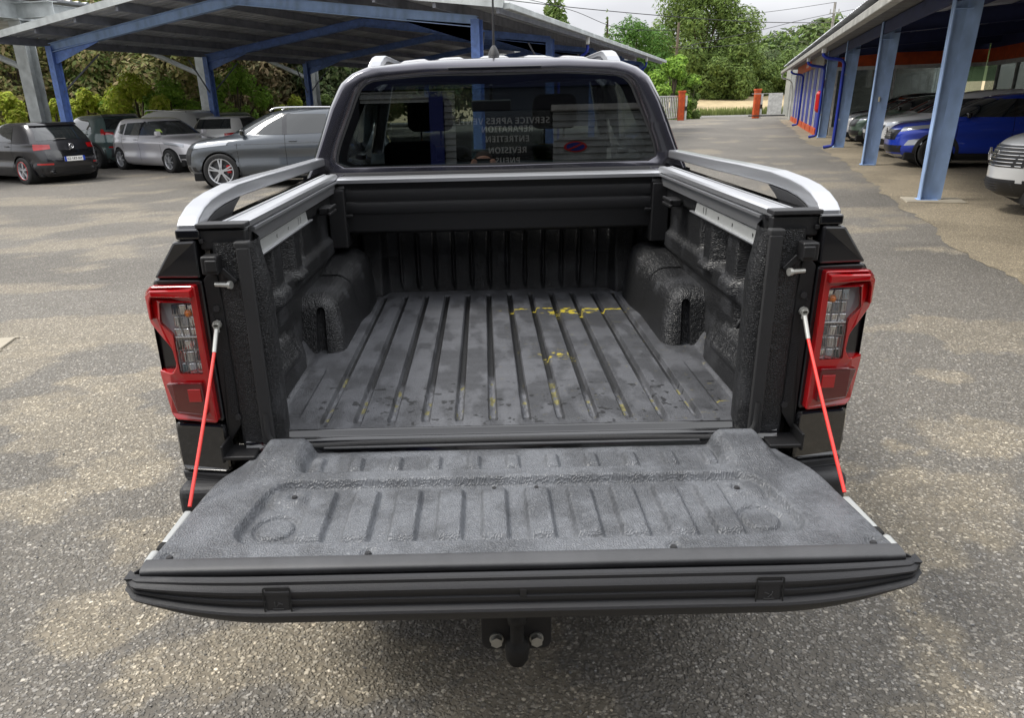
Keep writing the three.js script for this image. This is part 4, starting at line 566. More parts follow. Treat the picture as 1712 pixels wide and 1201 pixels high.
// ---------------------------------------------------------------- workshop and covered row on the right
const uTex = scaled(mottle, 0.5);
{
  const t = thing('showroom_building', 'long low showroom with pale blue steel columns along right side', 'building', null, [RB[0], 0, RB[1]], TH);
  const SP = 6.7, zs = [SP, 0, -SP, -2 * SP, -19.5], Z0 = 9, ZW = -21, ZE = -43, roofY = (x) => 3.14 + (x + 0.8) * 0.06;
  for (const z of zs) {
    const c = new THREE.Group(); c.name = 'column'; t.add(c);
    // tapered I-column, flange towards the lane
    const H = 3.2, prof = (s) => [[-0.15, 0], [0.11, 0], [0.26, H], [-0.15, H]];
    part('flange', box(0.02, H, 0.20, -0.15, H / 2, z, 0.003), M.paleBlueSteel, c);
    part('web', extrude([[-0.14, 0], [0.05, 0], [0.13, H], [-0.14, H]], 0.016).translate(0, 0, z - 0.008), M.paleBlueSteel, c);
    part('flange', bar([0.06, 0, z], [0.14, H, z], 0.20, 0.02), M.paleBlueSteel, c);
    part('stiffener', [box(0.24, 0.014, 0.18, -0.02, 2.82, z), bar([-0.12, 2.84, z + 0.02], [0.10, 3.28, z + 0.02], 0.014, 0.05)], M.paleBlueSteel, c);
    part('base_plate', box(0.30, 0.018, 0.26, -0.045, 0.022, z), M.paleBlueSteel, c);
    part('rafter', iBeam([0.1, 3.12, z], [6.4, 3.5, z], 0.16, 0.34), M.navy, c);
  }
  part('footing', [box(0.85, 0.03, 0.6, 0.05, 0.012, 0, 0.01)], M.concrete, t);
  part('switch_box', box(0.03, 0.11, 0.08, 0.0, 1.52, -SP + 0.045, 0.006), mat({ rgb: [0.55, 0.5, 0.36], roughness: 0.6 }), t);
  part('roof', corrugated(-0.85, 7.2, Z0, ZE, (x) => roofY(x) + 0.28, 0.3, 0.035), M.roofSheet, t);
  part('gutter', [box(0.17, 0.16, Z0 - ZE, -0.92, 3.06, (Z0 + ZE) / 2, 0.02)], mat({ rgb: [0.47, 0.46, 0.42], roughness: 0.55, map: uTex }), t);
  part('soffit', [box(0.9, 0.02, Z0 - ZE - 0.1, -0.42, 3.22, (Z0 + ZE) / 2)], mat({ rgb: [0.17, 0.17, 0.17], roughness: 0.8, map: uTex }), t);
  for (let k = 0; k < 5; k++) { const x = 0.2 + k * 1.35; part('purlin', box(0.06, 0.18, Z0 - ZW, x, roofY(x) + 0.16, (Z0 + ZW) / 2), M.navy, t); }
  part('eave_beam', box(0.06, 0.26, Z0 - ZW, -0.10, 3.06, (Z0 + ZW) / 2), M.navy, t);
  // showroom glazing behind the cars: back wall and the end wall, each mullion and pane separate
  const wall = (fx, len, name) => {   // fx(d, y, off) -> world-local position along the wall
    const boxAlong = (a, b, y0, y1, th, off) => { const A = fx(a), B = fx(b), g = bar([A[0], (y0 + y1) / 2, A[1]], [B[0], (y0 + y1) / 2, B[1]], th, y1 - y0); return g; };
    part('plinth', boxAlong(0, len, 0, 0.35, 0.2), M.render, t); part('orange_band', boxAlong(0, len, 2.66, 3.12, 0.1), M.orange, t); part('fascia', boxAlong(0, len, 3.12, 3.62, 0.09), M.navy, t);
    part('head_rail', boxAlong(0, len, 2.52, 2.655, 0.12), M.white, t);
    for (let d = 0; d <= len - 0.05; d += 2.1) { part('mullion', boxAlong(d, d + 0.07, 0.35, 2.52, 0.1), M.white, t); part('pane', boxAlong(d + 0.07, Math.min(d + 2.1, len), 0.35, 2.52, 0.012), mat({ rgb: [0.55, 0.6, 0.6], transmission: 1, roughness: 0.02, thickness: 0 }), t); }
  };
  wall((d) => [5.6, 8 - d], 28.7); wall((d) => [0.35 + d, ZW + 0.1], 5.2);
  part('showroom_back', [box(0.1, 3.4, 40, 9.5, 1.7, -14)], mat({ rgb: [0.42, 0.41, 0.38], roughness: 0.9 }), t);
  part('showroom_floor', box(3.9, 0.05, 29, 7.6, 0.2, -6.6), M.render, t); part('showroom_ceiling', box(3.9, 0.05, 29, 7.6, 3.0, -6.6), M.white, t);
  for (const [z, w] of [[-3, 1.6], [-9, 1.2], [-15, 1.6]]) part('wall_poster', box(0.03, 0.9, w, 9.42, 1.75, z), mat({ rgb: [0.06, 0.045, 0.05], roughness: 0.5 }), t);
  // enclosed workshop front: blue panels, white frames, orange plinth and name board
  for (let k = 0; k < 7; k++) { const z = ZW - 0.3 - k * 2.9; part('door_panel', box(0.08, 2.55, 1.5, -0.06, 1.55, z - 0.85, 0.01), M.deepBlue, t); part('door_frame', [box(0.10, 2.7, 0.16, -0.05, 1.45, z - 1.72), box(0.10, 2.7, 0.16, -0.05, 1.45, z - 2.55)], M.white, t); part('door_window', box(0.03, 2.4, 0.66, -0.03, 1.5, z - 2.135), M.carGlass, t); part('plinth', box(0.14, 0.28, 2.5, -0.09, 0.14, z - 1.3), M.orange, t); }
  part('name_board', box(0.06, 0.45, 14, -0.12, 3.0, -32), M.orange, t); part('name_board', box(0.06, 0.45, 7.5, -0.12, 3.0, -24.9), mat({ rgb: [0.5, 0.47, 0.4], roughness: 0.6, map: uTex }), t);
  part('wall', [box(0.2, 3.3, 21.6, 0.2, 1.65, -32.1), box(8, 3.3, 0.2, 4.2, 1.65, ZE)], M.render, t);
  part('board_text', (() => { const g = new THREE.PlaneGeometry(4.4, 0.36); g.rotateY(-Math.PI / 2); g.translate(-0.155, 3.0, -30); return g; })(), mat({ map: lettering(512, 64, (x, w, h) => { x.fillStyle = '#d2501c'; x.fillRect(0, 0, w, h); x.fillStyle = '#e8d8c8'; for (let i = 0; i < 5; i++) x.fillRect(120 + i * 40, 18, 26, 26); }), roughness: 0.6 }), t);
  for (const z of [-12.4, -18.75, -31]) {
    const dp = new THREE.Group(); dp.name = 'downpipe'; t.add(dp);
    part('outlet', box(0.12, 0.2, 0.12, -0.88, 2.93, z, 0.02), M.white, dp);
    part('pipe', tube([[-0.88, 2.88, z], [-0.87, 2.76, z], [-0.72, 2.68, z], [-0.36, 2.62, z], [-0.28, 2.52, z], [-0.27, 2.4, z], [-0.27, 1.2, z], [-0.28, 0.24, z], [-0.32, 0.12, z], [-0.55, 0.07, z]], 0.05, 12, 60, 0.35), M.deepBlue, dp);
    part('clip', [box(0.05, 0.03, 0.13, -0.2, 2.2, z), box(0.05, 0.03, 0.13, -0.2, 0.9, z)], M.zinc, dp);
  }
  part('downpipe', tube([[-0.88, 3.05, ZE + 0.3], [-0.86, 2.7, ZE + 0.2], [-0.2, 2.3, ZE - 0.1], [-0.15, 0.05, ZE - 0.15]], 0.05, 10, 40), M.white, t);
  // parapet of the taller hall behind
  const hall = thing('rear_hall', 'pale vertical-clad hall standing above the far showroom roof end', 'building', null, [...(() => { const [x, z] = toWorld(RB, TH, 6, -52); return [x, 0, z]; })()], TH);
  const cl = []; for (let k = 0; k < 24; k++) part('cladding_panel', box(0.48, 4.4, 0.05 + 0.02 * (k % 2), -5.6 + k * 0.5, 2.2, 0, 0.01), M.clad, hall);
  part('hall_body', box(12, 4.3, 8, 0.1, 2.15, -4.1), M.clad, hall);
  const hall2 = thing('clad_shed', 'pale vertical-clad shed with dark eave behind the truck cab', 'building', null, [9.6, 0, -50], -0.25);
  for (let k = 0; k < 14; k++) part('cladding_panel', box(0.66, 1.55, 0.05 + 0.02 * (k % 2), -9 + k * 0.68, 4.05, 2.05, 0.01), M.clad, hall2);
  part('eave', box(10.4, 0.12, 1.2, -4.6, 3.2, 2.6), M.navy, hall2); part('shed_wall', box(9.6, 4.7, 4, -4.6, 2.35, 0), mat({ rgb: [0.03, 0.035, 0.06], roughness: 0.8 }), hall2);
  // fire extinguisher cover with its sign, hung on the fourth column
  const ex = thing('fire_extinguisher', 'red fire extinguisher hung in a cover on the fourth blue column', 'extinguisher', null, [...(() => { const [x, z] = toWorld(RB, TH, -0.16, -19.5); return [x, 0.95, z]; })()], TH);
  part('cover', warp(new THREE.CapsuleGeometry(0.17, 0.55, 6, 20), (x, y, z) => [x * 0.7 - 0.13, y * 0.92 + 0.42, z * (1 + 0.15 * (y > 0 ? 1 : 0))]), mat({ rgb: [0.55, 0.012, 0.015], roughness: 0.35, clearcoat: 0.5 }), ex);
  part('instruction_label', box(0.01, 0.12, 0.14, -0.255, 0.5, 0), M.white, ex);
  const sg = thing('extinguisher_sign', 'small square red sign above the fire extinguisher cover', 'sign', null, [...(() => { const [x, z] = toWorld(RB, TH, -0.17, -19.5); return [x, 2.02, z]; })()], TH);
  part('sign_plate', box(0.012, 0.28, 0.28, 0, 0, 0, 0.004), mat({ rgb: [0.62, 0.02, 0.02], roughness: 0.4 }), sg);
  part('pictogram', [box(0.006, 0.15, 0.05, -0.008, -0.01, 0.05), box(0.006, 0.03, 0.09, -0.008, 0.08, 0.03), box(0.006, 0.12, 0.03, -0.008, -0.02, -0.06), box(0.006, 0.03, 0.06, -0.008, 0.06, -0.07)], M.white, sg);
}
// ---------------------------------------------------------------- repair shop behind the viewer (seen mirrored in the rear window)
{
  const Z = 6.0, t = thing('repair_shop', 'grey ribbed repair shop with lettered glass door, seen mirrored in the rear window', 'building', null, [0, 0, Z], 0);
  const siding = (x0, x1, y0, y1, name = 'siding') => { const n = Math.round((y1 - y0) / 0.092), P = []; for (let k = 0; k < n; k++) for (const [a, d] of [[0, 0], [0.55, 0], [0.68, 0.035], [0.87, 0.035]]) P.push([lerp(y0, y1, (k + a) / n), -d]); P.push([y1, 0]); part(name, toCreasedNormals(sheet(4, P.length - 1, (u, v) => { const p = P[Math.round(v * (P.length - 1))]; return [lerp(x0, x1, u), p[0], p[1]]; }, (u, v, p) => [p[0], p[1]], true), 0.2), M.galv, t); };
  siding(-1.85, -0.62, 2.88, 3.04); siding(-0.62, -0.46, 0, 3.04); siding(0.97, 3.1, 0, 2.70, 'roller_shutter');
  const bay = mat({ rgb: [0.02, 0.022, 0.03], roughness: 0.7 });
  part('fascia', box(16, 1.5, 0.1, 0, 3.8, -0.03), M.navy, t); part('door_head', [box(1.42, 0.3, 0.1, 0.26, 2.89, 0.02)], bay, t); part('shutter_head', box(2.14, 0.32, 0.1, 2.04, 2.88, 0.02), bay, t);
  for (const [x, w] of [[-2.3, 0.88], [-3.75, 1.9], [-5.75, 1.9], [-7.35, 1.2]]) part('workshop_door', box(w, 3.04, 0.08, x, 1.52, 0), bay, t);
  for (const x of [4.1, 6.1]) part('workshop_door', box(1.9, 3.04, 0.08, x, 1.52, 0), bay, t); part('workshop_door', box(0.85, 3.04, 0.08, 7.55, 1.52, 0), bay, t);
  part('door_column', box(0.20, 3.0, 0.12, -0.73, 1.5, -0.1), mat({ rgb: [0.012, 0.025, 0.18], roughness: 0.5 }), t); part('door_column', box(0.18, 2.8, 0.1, -0.15, 1.4, 0.3), mat({ rgb: [0.3, 0.5, 0.68], roughness: 0.5 }), t);
  part('shutter_box', box(2.2, 0.09, 0.14, 2.04, 2.745, -0.04, 0.02), M.white, t);
  part('door_interior', [box(3.2, 3.4, 0.1, -0.4, 1.7, 4.2), box(0.1, 3.4, 4, -1.95, 1.7, 2.2), box(0.1, 3.4, 4, 1.1, 1.7, 2.2), box(3.2, 0.1, 4, -0.4, 3.3, 2.2)], M.well, t);
  part('glass_door', box(1.42, 2.72, 0.01, 0.25, 1.38, 0.02), mat({ rgb: [0.6, 0.68, 0.66], transmission: 1, roughness: 0.01, thickness: 0 }), t);
  const words = [['SERVICE APRES VENTE', 2.595, 1.37], ['REPARATION', 2.48, 0.75], ['ENTRETIEN', 2.34, 0.64], ['REVISION', 2.18, 0.56], ['PNEUS', 2.03, 0.36]];
  globalThis.shopWords = { t, words };
  part('sign_plate', warp(new THREE.CylinderGeometry(0.17, 0.17, 0.012, 36).rotateX(Math.PI / 2), (x, y, z) => [x + 1.30, y * 0.46 + 2.2, z - 0.05]), mat({ rgb: [0.65, 0.03, 0.02], roughness: 0.4 }), t);
  part('sign_face', [warp(new THREE.CylinderGeometry(0.135, 0.135, 0.012, 36).rotateX(Math.PI / 2), (x, y, z) => [x + 1.30, y * 0.44 + 2.2, z - 0.056])], mat({ rgb: [0.01, 0.03, 0.3], roughness: 0.4 }), t);
  part('sign_slash', bar([1.19, 2.155, -0.065], [1.41, 2.245, -0.065], 0.006, 0.025), mat({ rgb: [0.65, 0.03, 0.02], roughness: 0.4 }), t);
  part('roof', box(16.4, 0.15, 8.6, 0, 4.62, 3.2), M.roofSheet, t);  // unseen roof; its overhang is added to block sky and darken the near ground
  part('side_wall', [box(0.15, 4.5, 7.4, -8.07, 2.25, 3.75), box(0.15, 4.5, 7.4, 8.07, 2.25, 3.75), box(16, 4.5, 0.15, 0, 2.25, 7.5)], M.clad, t);
}
{ // lettering on the glass door, each word its own part
  const { FontLoader } = await import('three/addons/loaders/FontLoader.js'), { TextGeometry } = await import('three/addons/geometries/TextGeometry.js');
  const font = await new FontLoader().loadAsync('fonts/droid/droid_sans_bold.typeface.json'), { t, words } = globalThis.shopWords; delete globalThis.shopWords;
  for (const [s, y, w] of words) { const g = new TextGeometry(s, { font, size: 0.088, depth: 0.003, curveSegments: 3 }); g.computeBoundingBox(); const b = g.boundingBox, k = w / (b.max.x - b.min.x); g.translate(-(b.max.x + b.min.x) / 2, -0.044, 0); g.scale(k, 1, 1); g.rotateY(Math.PI); g.translate(s.startsWith('SER') ? 0.24 : 0.30, y, -0.006); part('lettering', g, M.white, t); }
}
// ---------------------------------------------------------------- parked cars
// A body is a stack of rounded outlines: rows of [height, front x, rear x, half width]. Lamps, windows and seams are patches that follow it.
function carShape(rows, nf = 3.6, nr = 4) {
  const K = rows.length - 1, cr = (a, b, c, d, t) => { const m0 = (c - a) * 0.5, m1 = (d - b) * 0.5, lim = (m, s) => s === 0 ? 0 : Math.sign(m) !== Math.sign(s) ? 0 : Math.abs(m) > 3 * Math.abs(s) ? 3 * s : m, s = c - b, p = lim(m0, s), q = lim(m1, s); return (2 * t ** 3 - 3 * t * t + 1) * b + (t ** 3 - 2 * t * t + t) * p + (-2 * t ** 3 + 3 * t * t) * c + (t ** 3 - t * t) * q; };
  const at = (v) => { v = clamp(v, 0, K - 1e-6); const i = Math.floor(v), t = v - i, R = (k) => rows[clamp(k, 0, K)]; return [0, 1, 2, 3].map((c) => cr(R(i - 1)[c], R(i)[c], R(i + 1)[c], R(i + 2)[c], t)); };
  const inv = (y) => { let a = 0, b = K; for (let k = 0; k < 30; k++) { const m = (a + b) / 2; at(m)[0] < y ? a = m : b = m; } return (a + b) / 2; };
  const pt = (v, th) => { const [y, xf, xr, w] = at(v), xc = lerp(xr, xf, 0.42), c = Math.cos(th), s = Math.sin(th), n = c > 0 ? nf : nr, a = c > 0 ? xf - xc : xc - xr; return [xc + a * Math.sign(c) * Math.pow(Math.abs(c), 2 / n), y, w * Math.sign(s) * Math.pow(Math.abs(s), 2 / n)]; };
  const side = (x, y) => { const [, xf, xr, w] = at(inv(y)), xc = lerp(xr, xf, 0.42), n = x > xc ? nf : nr, a = x > xc ? xf - xc : xc - xr; return w * Math.pow(Math.max(0, 1 - Math.pow(Math.min(1, Math.abs(x - xc) / a), n)), 1 / n); };
  const front = (z, y) => { const [, xf, xr, w] = at(inv(y)), xc = lerp(xr, xf, 0.42); return xc + (xf - xc) * Math.pow(Math.max(0, 1 - Math.pow(Math.min(1, Math.abs(z) / w), nf)), 1 / nf); };
  const rear = (z, y) => { const [, xf, xr, w] = at(inv(y)), xc = lerp(xr, xf, 0.42); return xc - (xc - xr) * Math.pow(Math.max(0, 1 - Math.pow(Math.min(1, Math.abs(z) / w), nr)), 1 / nr); };
  return { K, at, inv, pt, side, front, rear };
}
function buildCar(o) {   // local axes: +x forward, y up, z to the car's right
  const S = carShape(o.rows, o.nf, o.nr), t = o.t, D = { body: o.paint, clad: M.plastic };
  const push = (g, d) => { const p = g.attributes.position, n = g.attributes.normal; for (let i = 0; i < p.count; i++) p.setXYZ(i, p.getX(i) + n.getX(i) * d, p.getY(i) + n.getY(i) * d, p.getZ(i) + n.getZ(i) * d); return g; };
  const bil = (q, u, v) => [0, 1].map((k) => lerp(lerp(q[0][k], q[1][k], u), lerp(q[3][k], q[2][k], u), v));
  const fixN = (g, dir) => { const n = g.attributes.normal; let s = 0; for (let i = 0; i < n.count; i++) s += n.getX(i) * dir[0] + n.getY(i) * dir[1] + n.getZ(i) * dir[2]; if (s < 0) { const a = g.index.array; for (let i = 0; i < a.length; i += 3) { const x = a[i]; a[i] = a[i + 2]; a[i + 2] = x; } g.computeVertexNormals(); } return g; };
  const sideP = (q, off = 0.006, sgn = 1, nu = 10, nv = 6) => push(fixN(sheet(nu, nv, (u, v) => { const [x, y] = bil(q, u, v); return [x, y, sgn * S.side(x, y)]; }), [0, 0, sgn]), off);
  const frontP = (q, off = 0.006, nu = 12, nv = 6) => push(fixN(sheet(nu, nv, (u, v) => { const [z, y] = bil(q, u, v); return [S.front(z, y), y, z]; }), [1, 0.3, 0]), off);
  const rearP = (q, off = 0.006, nu = 12, nv = 6) => push(fixN(sheet(nu, nv, (u, v) => { const [z, y] = bil(q, u, v); return [S.rear(z, y), y, z]; }), [-1, 0.3, 0]), off);
  const cornerP = (q, off = 0.006, sgn = 1, nu = 12, nv = 5) => push(fixN(sheet(nu, nv, (u, v) => { const [th, y] = bil(q, u, v); const p = S.pt(S.inv(y), th); return [p[0], p[1], sgn * Math.abs(p[2])]; }), [Math.cos(q[0][0]), 0, sgn * 0.6]), off);
  // body with wheel openings
  const NU = 110, NV = 56, P = [], I = [], wr = o.wr, arch = [o.wf, o.wb], ar = wr + 0.045;
  for (let j = 0; j <= NV; j++) for (let i = 0; i < NU; i++) { const p = S.pt(j / NV * S.K, i / NU * 2 * Math.PI); for (const ax of arch) { const d = Math.hypot(p[0] - ax, p[1] - wr); if (Math.abs(p[2]) > 0.5 && d < ar + 0.05 && d > ar - 0.05 && p[1] > 0.1) { const k = ar / d; p[0] = ax + (p[0] - ax) * k; p[1] = wr + (p[1] - wr) * k; } } P.push(...p); }
  const inside = (k) => { const x = P[k * 3], y = P[k * 3 + 1], z = P[k * 3 + 2]; return Math.abs(z) > 0.5 && arch.some((a) => Math.hypot(x - a, y - wr) < ar + 0.004); };
  for (let j = 0; j < NV; j++) for (let i = 0; i < NU; i++) { const a = j * NU + i, b = j * NU + (i + 1) % NU, c = a + NU, d = b + NU; for (const T of [[a, c, b], [b, c, d]]) if (!T.every(inside)) I.push(...T); }
  const bg = new THREE.BufferGeometry(); bg.setAttribute('position', new THREE.Float32BufferAttribute(P, 3)); bg.setAttribute('uv', new THREE.Float32BufferAttribute(new Float32Array(P.length / 3 * 2), 2)); bg.setIndex(I); bg.computeVertexNormals();
  part('body', bg, o.paint, t);
  part('underbody', [box(o.len * 0.86, 0.18, o.wid * 0.8, (o.xf + o.xr) / 2, 0.26, 0, 0.03)], M.well, t);
  for (const ax of arch) part('wheel_well', place(new THREE.CylinderGeometry(ar - 0.002, ar - 0.002, o.wid - 0.12, 28, 1, true), ax, wr, 0, Math.PI / 2), M.well, t);
  const ring = (ax, sgn, r0, r1, off) => push(fixN(sheet(26, 2, (u, v) => { const a = lerp(-0.35, Math.PI + 0.35, u), r = lerp(r0, r1, v), x = ax + r * Math.cos(a), y = Math.max(0.2, wr + r * Math.sin(a)); return [x, y, sgn * S.side(x, y)]; }), [0, 0, sgn]), off);
  for (const sgn of [-1, 1]) for (const ax of arch) part('wheel_arch', ring(ax, sgn, ar - 0.012, ar + (o.clad ? 0.06 : 0.02), 0.008), o.clad ? M.plastic : o.paint, t);
  if (o.clad) for (const sgn of [-1, 1]) part('sill', sideP([[o.wb + ar, 0.2], [o.wf - ar, 0.2], [o.wf - ar, 0.34], [o.wb + ar, 0.34]], 0.008, sgn, 16), M.plastic, t);
  const W = wheelGeos(wr, 0.215, o.spokes ?? 5, o.inner ?? 0.68), sw = W; for (const k of ['tyre', 'rim', 'hub']) sw[k] = W[k].clone().rotateY(-Math.PI / 2);
  for (const ax of arch) for (const s of [-1, 1]) addWheel(t, sw, ax, wr, s * (o.wid / 2 - 0.125), o.rimMat ?? M.rim, s < 0);
  // glazing
  if (o.screen) part('windscreen', frontP(o.screen, 0.005), M.carGlass, t);
  if (o.rearGlass) part('rear_window', rearP(o.rearGlass, 0.005), M.carGlass, t);
  for (const q of o.windows ?? []) for (const s of [-1, 1]) part('side_window', sideP(q, 0.005, s), o.glassMat ?? M.carGlass, t);
  if (o.windows?.length > 1) for (const s of [-1, 1]) { const a = o.windows[0][0], b = o.windows[1][1], y1 = Math.min(o.windows[0][3][1], o.windows[1][2][1]); part('door_pillar', sideP([[b[0], b[1]], [a[0], a[1]], [a[0], y1], [b[0], y1]], 0.006, s, 2, 6), M.piano, t); }
  for (const q of o.trims ?? []) for (const s of [-1, 1]) part('window_trim', sideP(q, 0.007, s, 16, 2), M.chrome, t);
  for (const [x, y0, y1, dx = 0] of o.seams ?? []) for (const s of [-1, 1]) part('door_seam', sideP([[x - 0.005, y0], [x + 0.005, y0], [x + dx + 0.005, y1], [x + dx - 0.005, y1]], 0.002, s, 1, 10), M.well, t);
  for (const [x, y] of o.handles ?? []) for (const s of [-1, 1]) part('door_handle', box(0.17, 0.025, 0.03, x, y, s * (S.side(x, y) + 0.012), 0.008), o.handleMat ?? o.paint, t);
  if (o.mirror) for (const s of [-1, 1]) { const [x, y] = o.mirror, z = S.side(x, y); part('door_mirror', [box(0.10, 0.13, 0.17, x, y + 0.05, s * (z + 0.12), 0.04), box(0.05, 0.03, 0.1, x, y, s * (z + 0.03), 0.01)], o.mirrorMat ?? o.paint, t); }
  for (const [q, m] of o.head ?? []) for (const s of [-1, 1]) part('headlight', cornerP(q, 0.007, s), m ?? M.lampClear, t);
  for (const [q, m] of o.tail ?? []) for (const s of [-1, 1]) part('tail_light', cornerP(q, 0.007, s), m ?? M.red, t);
  for (const [n, q, m, off = 0.006] of o.front ?? []) part(n, frontP(q, off), m, t);
  for (const [n, q, m, off = 0.006] of o.rear ?? []) part(n, rearP(q, off), m, t);
  for (const [n, q, m, off = 0.006] of o.sides ?? []) for (const s of [-1, 1]) part(n, sideP(q, off, s, 14, 3), m, t);
  if (o.rails) for (const s of [-1, 1]) part('roof_rail', tube(o.rails.map(([x, y, z]) => [x, y, z * s]), 0.018, 8, 30), M.chrome, t);
  return S;
}
M.lampClear = mat({ rgb: [0.45, 0.47, 0.5], metalness: 0.4, roughness: 0.12, clearcoat: 1, clearcoatRoughness: 0.02 });
M.grille = mat({ rgb: [0.012, 0.012, 0.013], roughness: 0.4 });
const carPaint = (rgb, metalness = 0.5) => mat({ rgb, metalness, roughness: 0.3, clearcoat: 1, clearcoatRoughness: 0.03 });
const hatchRows = (h = 1) => [[0.17, 1.92, -1.95, 0.78], [0.24, 2.04, -2.06, 0.85], [0.38, 2.10, -2.11, 0.895], [0.55, 2.11, -2.13, 0.88], [0.68, 2.06, -2.10, 0.892], [0.79, 1.96, -2.05, 0.908], [0.87, 1.74, -2.02, 0.885], [0.94, 1.05, -1.99, 0.865], [1.0, 0.86, -1.95, 0.84], [1.18, 0.50, -1.80, 0.765], [1.34, 0.16, -1.62, 0.69], [1.41, -0.06, -1.50, 0.63], [1.445, -0.34, -1.25, 0.52], [1.46, -0.7, -0.9, 0.15]].map((r) => [r[0] * h, r[1], r[2], r[3]]);
const suvRows = (L = 1, h = 1, w = 1) => [[0.22, 2.0, -1.98, 0.80], [0.30, 2.13, -2.08, 0.87], [0.45, 2.19, -2.14, 0.925], [0.65, 2.20, -2.16, 0.905], [0.80, 2.14, -2.14, 0.938], [0.92, 2.03, -2.10, 0.925], [1.0, 1.80, -2.08, 0.91], [1.07, 1.30, -2.05, 0.885], [1.13, 1.12, -2.01, 0.86], [1.30, 0.82, -1.90, 0.79], [1.47, 0.48, -1.74, 0.715], [1.55, 0.22, -1.62, 0.655], [1.60, -0.16, -1.4, 0.55], [1.62, -0.7, -0.9, 0.15]].map((r) => [r[0] * h, r[1] * L, r[2] * L, r[3] * w]);
const facing = (fx, fz) => Math.atan2(-fz, fx);     // turn so that local +x points along (fx, fz)
// black hot hatch at the left edge, tail towards us
{
  const fx = -0.85, fz = -0.52, t = thing('parked_car', 'black hot hatchback with red rimmed wheels at the left edge', 'car', 'cars parked on the left', [-11.0 + fx * 1.3, 0, -17.4 + fz * 1.3], facing(fx, fz));
  const S = buildCar({ t, rows: hatchRows(1), paint: carPaint([0.014, 0.014, 0.018], 0.3), len: 4.25, wid: 1.8, xf: 2.1, xr: -2.12, wr: 0.325, wf: 1.3, wb: -1.3, rimMat: M.rim,
    rearGlass: [[-0.66, 1.03], [0.66, 1.03], [0.56, 1.33], [-0.56, 1.33]], screen: [[-0.72, 1.02], [0.72, 1.02], [0.58, 1.36], [-0.58, 1.36]],
    windows: [[[-0.1, 1.0], [0.78, 1.0], [0.22, 1.33], [-0.1, 1.34]], [[-1.0, 1.02], [-0.18, 1.0], [-0.18, 1.34], [-0.95, 1.32]]], seams: [[-0.14, 0.3, 1.0], [-1.02, 0.62, 1.02, 0.0], [0.95, 0.3, 0.95]], handles: [[-0.3, 0.88], [-1.12 + 0.3, 0.9]], mirror: [0.75, 1.0],
    tail: [[[[2.36, 0.80], [2.86, 0.83], [2.86, 0.93], [2.30, 0.95]], M.red]],
    rear: [['tailgate_panel', [[-0.6, 0.62], [0.6, 0.62], [0.6, 0.79], [-0.6, 0.79]], M.piano, 0.004], ['bumper_strip', [[-0.72, 0.30], [0.72, 0.30], [0.72, 0.40], [-0.72, 0.40]], M.grille], ['reflector', [[0.5, 0.46], [0.76, 0.46], [0.76, 0.50], [0.5, 0.50]], M.red], ['reflector', [[-0.76, 0.46], [-0.5, 0.46], [-0.5, 0.50], [-0.76, 0.50]], M.red], ['spoiler', [[-0.6, 1.345], [0.6, 1.345], [0.58, 1.40], [-0.58, 1.40]], M.piano, 0.04]] });
  const plate = lettering(256, 64, (x, w, h) => { x.fillStyle = '#f2f2ee'; x.fillRect(0, 0, w, h); x.fillStyle = '#1742b0'; x.fillRect(0, 0, 26, h); x.fillRect(w - 26, 0, 26, h); x.fillStyle = '#111'; x.font = 'bold 46px sans-serif'; x.textAlign = 'center'; x.fillText('EZ-187-NY', w / 2, 49, 190); });
  part('number_plate', place(new THREE.BoxGeometry(0.52, 0.11, 0.012), -2.155, 0.585, 0, 0, -Math.PI / 2, 0), mat({ map: plate, roughness: 0.4 }), t);
  part('badge', [place(new THREE.TorusGeometry(0.055, 0.009, 8, 24), -2.11, 0.88, 0, 0, Math.PI / 2, 0), bar([-2.115, 0.92, -0.03], [-2.12, 0.84, -0.012], 0.008, 0.008), bar([-2.115, 0.92, 0.03], [-2.12, 0.84, 0.012], 0.008, 0.008), bar([-2.115, 0.885, 0], [-2.12, 0.84, 0.012], 0.008, 0.008), bar([-2.115, 0.885, 0], [-2.12, 0.84, -0.012], 0.008, 0.008)], M.chrome, t);
  for (const z of [-0.55, 0.55]) part('exhaust_tip', place(new THREE.CylinderGeometry(0.045, 0.045, 0.12, 20, 1, true), -2.06, 0.30, z, 0, 0, Math.PI / 2), M.chrome, t);
  part('wiper', bar([-1.93, 1.06, 0.0], [-1.95, 1.07, -0.3], 0.02, 0.02), M.chrome, t);
  for (const s of [-1, 1]) for (const ax of [1.3, -1.3]) part('wheel_ring', place(new THREE.TorusGeometry(0.215, 0.006, 6, 40), ax, 0.325, s * 0.885), mat({ rgb: [0.6, 0.03, 0.03], roughness: 0.4 }), t);
}
